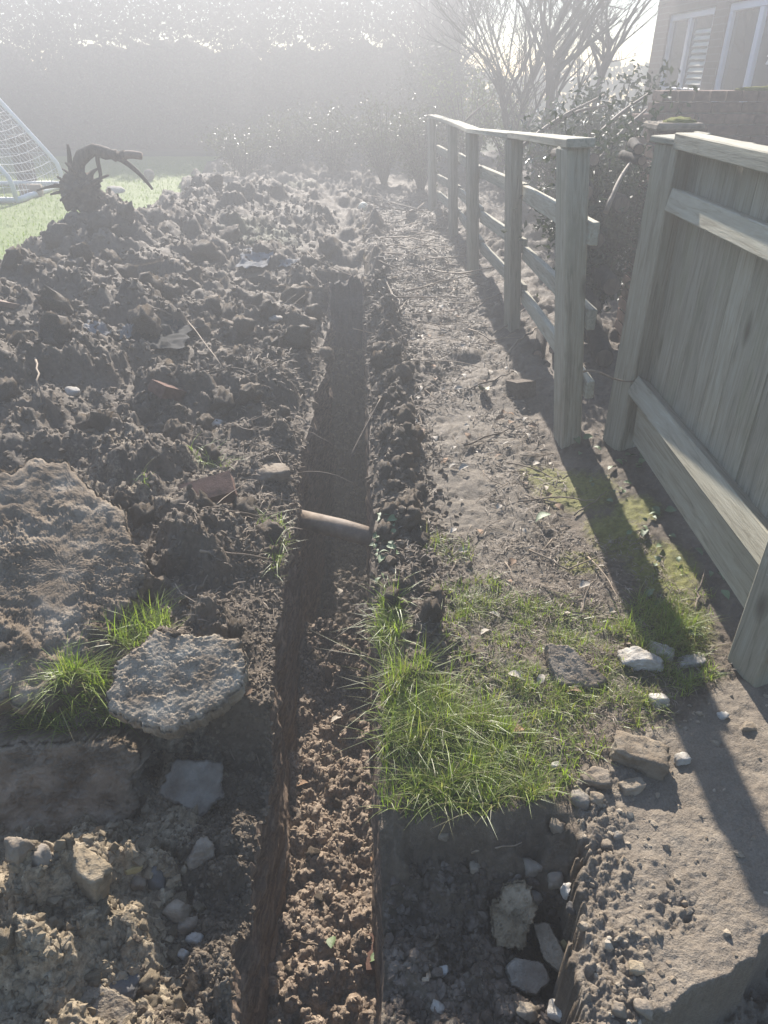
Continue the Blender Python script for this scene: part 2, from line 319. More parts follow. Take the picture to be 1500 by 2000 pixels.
def trench_mat():
    m, nt, b = new_mat('cut_earth'); tc = _n(nt, "ShaderNodeTexCoord"); v = tc.outputs["Object"]
    W = _n(nt, "ShaderNodeAttribute", attribute_name='wall')
    mp = _n(nt, "ShaderNodeMapping"); mp.inputs["Scale"].default_value = (26, 4.5, 34); nt.links.new(v, mp.inputs[0])
    ns = noise(nt, mp.outputs[0], 1.6, 6, .7, .6); n2 = noise(nt, v, 60, 5, .7); n1 = noise(nt, v, 11, 5, .6)
    wall = ramp(nt, ns, [(.30, (.045, .029, .019)), (.46, (.15, .103, .070)), (.60, (.30, .212, .143)), (.8, (.46, .35, .24))])
    wall = mixc(nt, .25, wall, ramp(nt, n2, [(.3, (.018, .012, .009)), (.55, (.062, .043, .031)), (.8, (.14, .105, .078))]))
    flo = ramp(nt, n2, [(.25, (.060, .042, .029)), (.44, (.185, .138, .098)), (.58, (.34, .27, .20)), (.8, (.52, .44, .35))])
    red = ramp(nt, n1, [(.35, (.08, .060, .043)), (.6, (.19, .125, .075)), (.8, (.38, .27, .17))])
    flo = mixc(nt, .35, flo, red)
    dark = ramp(nt, n2, [(.3, (.020, .014, .011)), (.6, (.055, .041, .032)), (.85, (.12, .095, .075))])  # shadow on the far trench floor, painted as darker earth
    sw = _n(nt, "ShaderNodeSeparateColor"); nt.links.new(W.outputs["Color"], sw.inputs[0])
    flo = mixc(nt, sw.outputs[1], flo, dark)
    c = mixc(nt, sw.outputs[0], flo, wall)
    nt.links.new(c, b.inputs["Base Color"]); b.inputs["Roughness"].default_value = .72; b.inputs["Specular IOR Level"].default_value = .35
    hh = mixc(nt, sw.outputs[0], n2, ns); bumpn(nt, b, hh, .8, .012); return m
M['trench'] = trench_mat()

# ------------------------------------------------------------------ object helpers
def link(o, parent=None):
    COL.objects.link(o)
    if parent is not None: o.parent = parent
    return o
def tag(o, label=None, cat=None, group=None, kind=None):
    if label: o["label"] = label
    if cat: o["category"] = cat
    if group: o["group"] = group
    if kind: o["kind"] = kind
    return o
def empty(name, loc=(0, 0, 0), rz=0):
    o = bpy.data.objects.new(name, None); o.empty_display_size = .1; o.location = loc; o.rotation_euler = (0, 0, rz); return link(o)
def np_mesh(name, V, F, mat, smooth=True, attrs=None):
    V = np.asarray(V, np.float32); F = np.asarray(F, np.int32); k = F.shape[1]
    me = bpy.data.meshes.new(name); me.vertices.add(len(V)); me.vertices.foreach_set("co", V.ravel())
    me.loops.add(F.size); me.loops.foreach_set("vertex_index", F.ravel())
    me.polygons.add(len(F)); me.polygons.foreach_set("loop_start", np.arange(0, F.size, k, dtype=np.int32))
    me.polygons.foreach_set("loop_total", np.full(len(F), k, np.int32))
    me.polygons.foreach_set("use_smooth", np.full(len(F), smooth, bool))
    for an, (ty, data) in (attrs or {}).items():
        a = me.attributes.new(an, ty, 'POINT')
        a.data.foreach_set("color" if ty == 'FLOAT_COLOR' else "value", np.asarray(data, np.float32).ravel())
    me.materials.append(M[mat] if isinstance(mat, str) else mat); me.update(calc_edges=True); me.validate()
    return me
def obj(name, me, parent=None, loc=None, rot=None, scale=None):
    o = bpy.data.objects.new(name, me)
    if loc is not None: o.location = loc
    if rot is not None: o.rotation_euler = rot
    if scale is not None: o.scale = scale
    return link(o, parent)
def box_bm(bm, c, s, rot=None, jit=0.0, seed=0):
    r = bmesh.ops.create_cube(bm, size=1.0); rr = random.Random(seed)
    for v in r['verts']:
        v.co = Vector((v.co.x*s[0], v.co.y*s[1], v.co.z*s[2]))
        if jit: v.co += Vector((rr.uniform(-jit, jit), rr.uniform(-jit, jit), rr.uniform(-jit, jit)))
    mt = Matrix.Translation(c)
    if rot: mt = mt @ Euler(rot).to_matrix().to_4x4()
    bmesh.ops.transform(bm, matrix=mt, verts=r['verts']); return r['verts']
def bm_obj(name, bm, mat, parent=None, bevel=0.0, smooth=False):
    if bevel: bmesh.ops.bevel(bm, geom=bm.edges[:], offset=bevel, segments=1, affect='EDGES', clamp_overlap=True)
    me = bpy.data.meshes.new(name); bm.to_mesh(me); bm.free(); me.materials.append(M[mat])
    if smooth:
        for p in me.polygons: p.use_smooth = True
    return obj(name, me, parent)
def box_obj(name, c, s, mat, parent=None, rot=None, bevel=.004, jit=0, seed=0):
    bm = bmesh.new(); box_bm(bm, (0, 0, 0), s, None, jit, seed)
    o = bm_obj(name, bm, mat, parent, bevel); o.location = c
    if rot: o.rotation_euler = rot
    return o
def tube_np(pts, rads, sides=5, cap=True):
    pts = [Vector(p) for p in pts]; V = []; F = []; n = len(pts); up = Vector((0.13, .27, 1)).normalized()
    for i, p in enumerate(pts):
        d = (pts[min(i+1, n-1)]-pts[max(i-1, 0)])
        d = d.normalized() if d.length > 1e-9 else Vector((0, 0, 1))
        a = d.cross(up);  a = a.normalized() if a.length > 1e-3 else d.cross(Vector((1, 0, 0))).normalized(); b = d.cross(a)
        for k in range(sides):
            t = 2*math.pi*k/sides; V.append(p+(a*math.cos(t)+b*math.sin(t))*rads[i])
    for i in range(n-1):
        for k in range(sides):
            k2 = (k+1) % sides; F.append((i*sides+k, i*sides+k2, (i+1)*sides+k2, (i+1)*sides+k))
    if cap:
        for e, rev in ((0, True), (n-1, False)):
            c = len(V); V.append(pts[e])
            for k in range(sides):
                k2 = (k+1) % sides; q = (e*sides+k, e*sides+k2, c, c)
                F.append((q[0], q[1], c, c) if not rev else (q[1], q[0], c, c))
    return [tuple(v) for v in V], F
class Build:
    def __init__(s): s.V = []; s.F = []
    def tube(s, pts, rads, sides=5, cap=True):
        v, f = tube_np(pts, rads, sides, cap); o = len(s.V); s.V += v
        s.F += [tuple(dict.fromkeys(i+o for i in q)) for q in f]
    def mesh(s, name, mat, smooth=True):
        me = bpy.data.meshes.new(name); me.from_pydata(s.V, [], s.F); me.materials.append(M[mat])
        if smooth: me.polygons.foreach_set("use_smooth", [True]*len(me.polygons))
        me.update(); return me
def tube_obj(name, pts, rads, mat, parent=None, sides=8, smooth=True):
    b = Build(); b.tube(pts, rads if hasattr(rads, '__len__') else [rads]*len(pts), sides); return obj(name, b.mesh(name, mat, smooth), parent)
def bez(p0, p1, p2, p3, n=10):
    out = []
    for i in range(n+1):
        t = i/n; out.append(Vector(p0)*(1-t)**3+Vector(p1)*3*t*(1-t)**2+Vector(p2)*3*t*t*(1-t)+Vector(p3)*t**3)
    return out
_ico = {}
def ico(n):
    if n not in _ico:
        bm = bmesh.new(); bmesh.ops.create_icosphere(bm, subdivisions=n, radius=1.0); bm.verts.ensure_lookup_table()
        _ico[n] = (np.array([v.co[:] for v in bm.verts]), np.array([[v.index for v in f.verts] for f in bm.faces])); bm.free()
    return _ico[n]
def noise3(P, f, s=0):
    Q = np.asarray(P)*f+np.array((.37, .71, .13))*s; I = np.floor(Q); T = Q-I; U = T*T*T*(T*(T*6-15)+10); out = 0
    for a in (0, 1):
        for b in (0, 1):
            for c in (0, 1):
                h = _h(I[:, 0]+a+(I[:, 2]+c)*57, I[:, 1]+b+(I[:, 2]+c)*131, s); u = (h & 1023)/1023*6.2831853; w = ((h >> 10) & 1023)/511.5-1; q = np.sqrt(np.clip(1-w*w, 0, 1))
                g = np.cos(u)*q*(T[:, 0]-a)+np.sin(u)*q*(T[:, 1]-b)+w*(T[:, 2]-c)
                out = out+g*np.where(a, U[:, 0], 1-U[:, 0])*np.where(b, U[:, 1], 1-U[:, 1])*np.where(c, U[:, 2], 1-U[:, 2])
    return out*1.7
DSC = .05   # keeps the powers in range
def poly_rock(planes, sub, scale_dir, round_=.05, rough=.02, rfreq=6, seed=0, fine=.0):
    """planes: list of (normal, distance) about the origin -> star-shaped faceted stone"""
    D, F = ico(sub); D = D*np.asarray(scale_dir)[None]; D = D/np.linalg.norm(D, axis=1)[:, None]
    inv = np.zeros(len(D)); p = 1/max(round_, 1e-3); N = np.zeros_like(D)
    for nrm, d in planes:
        nrm = np.asarray(nrm, float); nrm = nrm/np.linalg.norm(nrm); k = np.clip(D@nrm, 1e-6, None)/d*DSC
        inv = inv+k**p; N = N+(k**p)[:, None]*nrm[None]
    r = inv**(-1/p)*DSC; P = D*r[:, None]; N = N/np.linalg.norm(N, axis=1)[:, None]
    sz = float(np.abs(P).max(0).mean())
    amp = noise3(P/sz, rfreq*.5, seed)+.5*noise3(P/sz, rfreq, seed+1)+.28*noise3(P/sz, rfreq*2.3, seed+2)+fine*noise3(P/sz, rfreq*6, seed+3)+fine*.6*noise3(P/sz, rfreq*13, seed+4)
    P = P+N*(amp*rough*sz)[:, None]
    return P, F
def chunk_mesh(name, seed, mat, sub=3, dims=(1, 1, 1), facets=9, rough=.05, round_=.04, fine=.3, smooth=True):
    rr = random.Random(seed); pl = []
    for i in range(facets-3):
        v = Vector((rr.gauss(0, 1), rr.gauss(0, 1), rr.gauss(0, 1))).normalized(); pl.append((v, rr.uniform(.62, .98)))
    for ax in ((1, 0, 0), (-1, 0, 0), (0, 1, 0), (0, -1, 0), (0, 0, 1), (0, 0, -1)): pl.append((ax, rr.uniform(.75, .95)))
    P, F = poly_rock(pl, sub, (1, 1, 1), round_, rough, 5, seed, fine)
    P = P*np.asarray(dims)[None]
    return np_mesh(name, P, F, mat, smooth)
def slab_px(name, px, plane_p, normal, thick, mat, seed=0, rough=.03, sub=5, round_=.02, fine=.5, rfreq=9, smooth=True):
    """a broken slab: outline seen in the photo, put on its own plane in the place, with real thickness"""
    n = Vector(normal).normalized(); pts = []
    for (x, y) in px:
        d = Vector(ray(x, y)); o = Vector((0, 0, CAMH)); t = (Vector(plane_p)-o).dot(n)/d.dot(n); pts.append(o+d*t)
    c = sum(pts, Vector())/len(pts); ce = c-n*thick/2
    ax = (pts[1]-pts[0]); ax = (ax-n*ax.dot(n)).normalized(); ay = n.cross(ax)
    q = [((p-c).dot(ax), (p-c).dot(ay)) for p in pts]
    area = sum(q[i][0]*q[(i+1) % len(q)][1]-q[(i+1) % len(q)][0]*q[i][1] for i in range(len(q)))
    if area < 0: q = q[::-1]
    # outline as a radius per direction, chipped along the broken edge
    ns, nr, nh = (420, 84, 14) if sub > 5 else (190, 44, 10); th = np.linspace(0, 2*np.pi, ns, endpoint=False); rad = np.full(ns, 1e9); Dx, Dy = np.cos(th), np.sin(th)
    for k in range(len(q)):
        a, b = q[k], q[(k+1) % len(q)]; e = (b[0]-a[0], b[1]-a[1]); ln = math.hypot(*e); nx, ny = e[1]/ln, -e[0]/ln; d = max(nx*a[0]+ny*a[1], .01); dn = Dx*nx+Dy*ny
        rad = np.minimum(rad, np.where(dn > 1e-3, d/np.clip(dn, 1e-3, None), 1e9))
    ext = float(rad.mean())
    edge = 1+max(rough, .06)*(1.3*gnoise(Dx*2.2+seed, Dy*2.2, seed)+.9*gnoise(Dx*6+seed, Dy*6, seed+1)+.5*gnoise(Dx*21, Dy*21+seed, seed+2)); rad = rad*edge
    rings = []
    def ring(rho, z, out): rings.append((np.stack([Dx*rad*rho, Dy*rad*rho, np.full(ns, z)], -1), out))
    for k in range(1, nr+1): rho = (k/nr)**.8; ring(rho, thick/2, 0)
    for k in range(1, nh): t = k/nh; ring(1+.03*math.sin(t*3.1)-.10*t*t, thick/2-thick*t, 1)
    for k in range(12, 0, -1): ring(.9*k/12, -thick/2, 2)
    P = np.concatenate([r_[0] for r_ in rings]); kind = np.repeat([r_[1] for r_ in rings], ns)
    P = np.concatenate([[(0, 0, thick/2)], P, [(0, 0, -thick/2)]]); kind = np.concatenate([[0], kind, [2]])
    tot = len(rings); F = []; ii = np.arange(ns); i2 = (ii+1) % ns
    for k in range(tot-1): o_ = 1+k*ns; F.append(np.stack([o_+ii, o_+ns+ii, o_+ns+i2, o_+i2], -1))
    F = np.concatenate(F); T0 = np.stack([np.zeros(ns, int), 1+ii, 1+i2, 1+i2], -1)
    Fq = [tuple(f) for f in F.tolist()]+[(0, 1+int(k), 1+(int(k)+1) % ns) for k in ii]+[(len(P)-1, 1+(tot-1)*ns+(int(k)+1) % ns, 1+(tot-1)*ns+int(k)) for k in ii]
    N = np.stack([P[:, 0], P[:, 1], P[:, 2]*0], -1); N /= np.clip(np.linalg.norm(N, axis=1), 1e-6, None)[:, None]
    rim = np.clip((np.hypot(P[:, 0], P[:, 1])/np.concatenate([[1], np.tile(rad, tot), [1]])-.90)/.10, 0, 1)
    up = np.array((0, 0, 1.)); NN = np.where((kind == 0)[:, None], up*(1-.6*rim)[:, None]+N*(.6*rim)[:, None], np.where((kind == 1)[:, None], N, -up))
    A = rough*ext; f0 = rfreq/ext*.35
    amp = noise3(P, f0, seed)*.55+.42*noise3(P, f0*2.3, seed+1)+fine*(.34*noise3(P, f0*5.3, seed+2)+.34*np.abs(noise3(P, f0*11, seed+3))+.24*noise3(P, f0*24, seed+4)+.16*noise3(P, f0*47, seed+5))
    amp = amp*(.35+.95*sstep(-.25, .35, noise3(P, f0*.8, seed+11)))
    pits = np.clip(noise3(P, f0*3.1, seed+7)-.25, 0, 1)
    P = P+NN*(A*(amp-.9*pits*fine))[:, None]; P[:, 2] -= np.where(kind == 0, rim**3*thick*.16*(1+noise3(P, f0*4, seed+8)), 0)
    me = bpy.data.meshes.new(name); me.from_pydata([tuple(v) for v in P.tolist()], [], Fq); me.materials.append(M[mat]); me.update(); me.polygons.foreach_set("use_smooth", [smooth]*len(Fq))
    o = obj(name, me); R = Matrix((ax, ay, n)).transposed(); o.matrix_world = Matrix.Translation(ce) @ R.to_4x4(); return o

# ------------------------------------------------------------------ ground, in two banks with the trench between
Y0, Y1 = .30, 17.5
def rows(step=.0044):
    ys = [Y0]
    while ys[-1] < Y1: ys.append(ys[-1]+max(step*max(ys[-1], .62), .0026))
    return np.array(ys)
YS = rows()
def zone_colors(x, y):
    f = fbm(x*3, y*3, 3, 71); f2 = fbm(x*12, y*12, 3, 72)
    xl, xr = x_left(y), x_right(y); dr = x-xr
    def bl(cx, cy, rx, ry): return np.exp(-(((x-cx)/rx)**2+((y-cy)/ry)**2)**1.2)
    grass = np.zeros_like(x); moss = np.zeros_like(x)
    for cx, cy, rx, ry, w in GRASS_BLOBS: grass = np.maximum(grass, w*bl(cx, cy, rx, ry))
    for cx, cy, rx, ry in MOSS_BLOBS: moss = np.maximum(moss, bl(cx, cy, rx, ry))
    path = np.clip(bl(.42, 2.75, .30, .85)+.5*bl(.5, 4.2, .36, 1.1)+.12*bl(.5, 6.5, .5, 1.2), 0, 1)*(x > xr)
    path = np.maximum(path, .55*sstep(.35, .75, f+.3)*(x < xl)*sstep(4.5, 2, y))
    rub = sstep(1.8, 1.2, y)*sstep(.5, .7, x)*(1-slab_mask(x, y))
    conc = slab_mask(x, y)*(1-pit_right(x, y)); lw = lawn_mask(x, y)
    clay = pit_left(x, y)*(x < xl)*sstep(.02, .30, xl-x+.12*f)
    clay = np.maximum(clay, .45*bl(-1.0, 2.6, .8, .9)*(x < xl)*sstep(-.1, .4, f))
    clay = np.maximum(clay, .55*slab_mask(x, y)*slab_drop(x, y))
    pt = pit_right(x, y); path = np.maximum(path*(1-pt), pt*np.clip(.55*sstep(.98, .80, y)+.25*f, 0, 1)); path = np.maximum(path, rub*.7)  # sunlight on the near pit floor painted in as lighter soil
    grass = grass*(1-pt)*(x > xr)+(x < xl)*.9*bl(-1.25, 7.6, .45, .6)+(x < xl)*.8*bl(-1.7, 11.5, 1.0, .5)
    o = np.ones_like(x)
    lawn = np.maximum(lw, (x > xr)*0)
    A = np.stack([np.clip(grass+.15*f2*grass, 0, 1), np.clip(moss*(1-pt), 0, 1), np.clip(path, 0, 1), o], -1)
    B = np.stack([conc*(1-slab_drop(x, y)*.0), np.clip(clay, 0, 1), np.clip(lawn, 0, 1), o], -1)
    return A, B
def blob_px(px, py, rx, ry):
    c = at_z(px, py); m = depth_of(c)/FPX
    top = at_z(px, py-ry); bot = at_z(px, py+ry)
    return c.x, c.y, rx*m, (top.y-bot.y)/2
GB = [(830, 1390, 95, 75, 1), (930, 1450, 130, 90, 1), (1040, 1500, 90, 70, .9), (900, 1540, 150, 50, 1), (1000, 1330, 110, 60, .7),
      (930, 1190, 100, 60, .75), (1130, 1220, 110, 55, .85), (1290, 1230, 80, 70, .95), (1210, 1340, 150, 50, .7), (760, 1210, 25, 50, .8),
      (870, 1085, 50, 30, .6), (1060, 1400, 100, 60, .6), (1320, 1320, 90, 30, .7), (1330, 1180, 60, 60, .5)]
GRASS_BLOBS = [blob_px(a, b, c, d)+(w,) for a, b, c, d, w in GB]
MOSS_BLOBS = [blob_px(*q) for q in ((1120, 960, 90, 45), (1290, 1120, 70, 60), (1200, 1050, 60, 50), (1330, 1220, 60, 60), (1060, 930, 50, 25), (1240, 1010, 50, 30), (1130, 1100, 50, 25))]

def sheet(name, side):
    n = 320; u = np.linspace(0, 1, n)**1.12
    W = .62+.56*YS
    if side > 0: W = np.maximum(W, .95+.5*YS)
    yy = np.repeat(YS[:, None], n, 1)
    x0 = (x_right(YS) if side > 0 else x_left(YS))+side*1e-4
    if side < 0: x0 = np.where(YS > TR_END+.25, x_right(YS)-1e-4, x0)
    xx = x0[:, None]+side*u[None]*W[:, None]
    z = H(xx.ravel(), yy.ravel(), side)
    A, B = zone_colors(xx.ravel(), yy.ravel())
    V = np.stack([xx.ravel(), yy.ravel(), z], -1); R = len(YS)
    # push the loose edge sideways a little so the bank is not a ruled line
    i = (np.arange(R-1)[:, None]*n+np.arange(n-1)[None]).ravel()
    F = np.stack([i, i+1, i+1+n, i+n], -1)
    if side < 0: F = F[:, ::-1]
    me = np_mesh(name, V, F, 'ground', True, {'zone_a': ('FLOAT_COLOR', A), 'zone_b': ('FLOAT_COLOR', B)})
    o = obj(name, me); o["kind"] = "structure"; return z.reshape(R, n)
zr = sheet('ground', 1); zl = sheet('spoil_bank', -1)
EDGE_L, EDGE_R = zl[:, 0], zr[:, 0]
def trench():
    k = int(np.searchsorted(YS, TR_END+.32)); ys = YS[:k:1]; nw, nf = 46, 64
    xl, xr = x_left(ys), x_right(ys); zl_, zr_ = EDGE_L[:k], EDGE_R[:k]
    tw = np.linspace(0, 1, nw); cols = []; wall = []
    zfl = H(xl+.02, ys); zfr = H(xr-.02, ys)
    for j, t in enumerate(tw):                                   # left wall, going down
        z = zl_*(1-t)+zfl*t; zz = z
        off = .016*fbm(ys*1.6, zz*12, 3, 101)+.020*fbm(ys*11, zz*11, 4, 102)*(1-t)+.008*fbm(ys*4, zz*50, 3, 103)+.012*np.sin(t*math.pi)-.010*domes(ys+.15*fbm(ys*5, zz*5, 2, 105), zz*1.3, .05, 104, .6)*(1-t)
        cols.append((xl-off*math.sin(min(t*6, 1)*1.57)*(1 if t < 1 else 1)+.018*t, ys, z)); wall.append(np.full(k, 1.0))
    for t in np.linspace(0, 1, nf)[1:-1]:
        x = (xl+.018)*(1-t)+(xr-.012)*t; z = H(np.clip(x, xl+.003, xr-.003), ys); e = min(t, 1-t)
        cols.append((x, ys, z)); wall.append(np.full(k, max(0, 1-e*22)))
    for j, t in enumerate(tw):                                   # right wall, going up
        t2 = 1-t; z = zr_*(1-t2)+zfr*t2
        off = .010*fbm(ys*1.3, z*16, 3, 111)+.008*fbm(ys*9, z*9, 3, 112)+.005*fbm(ys*3, z*60, 2, 113)
        cols.append((xr+off*math.sin(min(t2*6, 1)*1.57)-.012*t2, ys, z)); wall.append(np.full(k, 1.0))
    X = np.stack([c[0] for c in cols], 1); Y = np.stack([c[1] for c in cols], 1); Z = np.stack([c[2] for c in cols], 1); Wl = np.stack(wall, 1)
    n = X.shape[1]; V = np.stack([X.ravel(), Y.ravel(), Z.ravel()], -1)
    i = (np.arange(k-1)[:, None]*n+np.arange(n-1)[None]).ravel(); F = np.stack([i, i+1, i+1+n, i+n], -1)
    dk = sstep(1.9, 2.65, Y.ravel()); at = np.stack([Wl.ravel(), dk, dk, np.ones(n*k)], -1)  # painted shade: floor colour darkens towards the far end
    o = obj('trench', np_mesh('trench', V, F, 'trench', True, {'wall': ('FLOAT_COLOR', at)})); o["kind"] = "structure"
trench()
def far_ground():
    m, nt, b = new_mat('far_turf'); tc = _n(nt, "ShaderNodeTexCoord")
    c = ramp(nt, noise(nt, tc.outputs["Object"], 3, 6, .7), [(.3, (.04, .045, .016)), (.55, (.075, .085, .03)), (.8, (.12, .13, .045))]); nt.links.new(c, b.inputs["Base Color"]); b.inputs["Roughness"].default_value = .9
    V = [(-30, -15, -.1), (30, -15, -.1), (60, Y0+.02, -.34), (-60, Y0+.02, -.34), (-30, 17.3, -.06), (30, 17.3, -.06), (30, 31, -.05), (-30, 31, -.05),
         (-.62-.56*.3, .31, -.34), (.9, .31, -.34), (-10.2, 17.3, -.06), (9.4, 17.3, -.06)]
    V[2] = (30, .31, -.1); V[3] = (-30, .31, -.1)
    F = [(0, 1, 2, 9, 8, 3), (4, 10, 11, 5, 6, 7), (3, 8, 10, 4), (9, 2, 5, 11)]
    me = bpy.data.meshes.new('field'); me.from_pydata(V, [], F); me.materials.append(m); me.update()
    o = obj('field', me); o["kind"] = "structure"
far_ground()

# ------------------------------------------------------------------ added haze standing in for lens glare
def haze():
    m = bpy.data.materials.new('glare_haze'); m.use_nodes = True; nt = m.node_tree; nt.nodes.remove(nt.nodes["Principled BSDF"])
    pv = _n(nt, "ShaderNodeVolumePrincipled"); pv.inputs["Color"].default_value = (*HAZE_COL, 1); pv.inputs["Density"].default_value = HAZE_DENSITY
    pv.inputs["Anisotropy"].default_value = HAZE_G; nt.links.new(pv.outputs[0], nt.nodes["Material Output"].inputs["Volume"])
    bm = bmesh.new(); box_bm(bm, (0, 7, (HAZE_TOP-2.0)/2), (64, 50, HAZE_TOP+2.0)); me = bpy.data.meshes.new('haze'); bm.to_mesh(me); bm.free(); me.materials.append(m)
    tag(obj('haze', me), 'pale added haze filling the air over the garden', 'haze', kind='stuff')

# ------------------------------------------------------------------ panel fence (boards, rails, posts)
RNG = random.Random(4)
def panel_fence():
    root = empty('panel_fence', (1.15, 2.4, 0))
    tag(root, 'tall close-boarded timber panel fence with three rails beside the bare path', 'fence')
    def part(name, c, s, mat, rot=None, seed=0, jit=.002, bevel=.004):
        o = box_obj(name, (c[0]-1.15, c[1]-2.4, c[2]), s, mat, root, rot, bevel, jit, seed); return o
    y = 1.10; i = 0
    while y < 3.06:
        w = RNG.uniform(.118, .142)
        bw = box_obj('board', (.052+RNG.uniform(-.003, .003), y+w/2-2.4, .155+.62), (.018, w-.006, 1.25+RNG.uniform(-.006, .006)), 'fence_wood', root, (RNG.uniform(-.004, .004), 0, .03+RNG.uniform(-.025, .025)), .003, .002, i)
        y += w; i += 1
    part('rail', (1.145, 2.13, 1.375), (.085, 1.86, .055), 'rail_wood', (0, 0, 0), 1)
    part('rail', (1.150, 2.13, 1.165), (.065, 1.84, .085), 'rail_wood', (0, .18, 0), 2)
    part('rail', (1.150, 2.13, .385), (.070, 1.84, .085), 'rail_wood', (0, .45, 0), 3)
    part('gravel_board', (1.180, 2.13, .205), (.026, 1.86, .19), 'rail_wood', (0, -.03, 0), 4)
    part('post', (1.150, 3.14, .64), (.125, .125, 1.44), 'fence_wood', (0, 0, .42), 5, .004, .006)
    part('post_cap', (1.150, 3.14, 1.372), (.155, .155, .022), 'rail_wood', (.03, -.02, .42), 6)
    part('post', (1.170, 1.66, .66), (.125, .125, 1.50), 'fence_wood', (0, 0, .30), 7, .004, .006)
    return root
panel_fence()

# ------------------------------------------------------------------ low post-and-rail fence, leaning over the path
RP = [((.935, 3.24), (.765, 3.25), 1.34), ((.93, 5.05), (.815, 5.05), 1.24), ((.83, 6.75), (.735, 6.75), 1.16), ((.80, 8.6), (.72, 8.6), 1.12), ((.66, 10.3), (.60, 10.3), 1.10)]
def rail_fence():
    root = empty('post_and_rail_fence', (.9, 3.24, 0))
    tag(root, 'low leaning post and rail fence running away along the path', 'fence')
    off = Vector((.9, 3.24, 0))
    def beam(name, a, b, w, h, mat, seed):
        a = Vector(a); b = Vector(b); d = b-a; L = d.length
        bm = bmesh.new(); box_bm(bm, (0, 0, 0), (w, L, h), None, .003, seed)
        o = bm_obj(name, bm, mat, root, .004); q = d.to_track_quat('Y', 'Z'); o.rotation_mode = 'QUATERNION'; o.rotation_quaternion = q; o.location = (a+b)/2-off; return o
    for i, (b, t, h) in enumerate(RP):
        a = Vector((b[0], b[1], -.15)); top = Vector((t[0], t[1], h)); d = top-a
        bm = bmesh.new(); s = .105 if i else .125; box_bm(bm, (0, 0, 0), (s, s*.8, d.length), None, .004, i+40)
        o = bm_obj('post', bm, 'fence_wood', root, .006); o.rotation_mode = 'QUATERNION'; o.rotation_quaternion = d.to_track_quat('Z', 'Y') @ Euler((0, 0, .25)).to_quaternion(); o.location = (a+top)/2-off
    def on(i, z):
        b, t, h = RP[i]; k = z/h; return Vector((b[0]+(t[0]-b[0])*k, b[1], z))
    for i in range(len(RP)-1):
        ext = Vector((0, -.09, 0)) if i == 0 else Vector((0, -.02, 0))
        for zi, (za, zb, w, h) in enumerate(((RP[i][2]+.018, RP[i+1][2]+.018, .115, .034), (1.02-.08*i, .93-.06*i, .038, .09), (.66-.06*i, .56-.05*i, .038, .09), (.33-.03*i, .27-.02*i, .038, .085))):
            a = on(i, za)+ext+Vector((.07 if zi else 0.01, 0, 0)); b = on(i+1, zb)+Vector((.07 if zi else 0.01, .02, 0))
            if zi: b.y -= .045
            beam('rail', a, b, w, h, 'rail_wood', i*7+zi)
rail_fence()

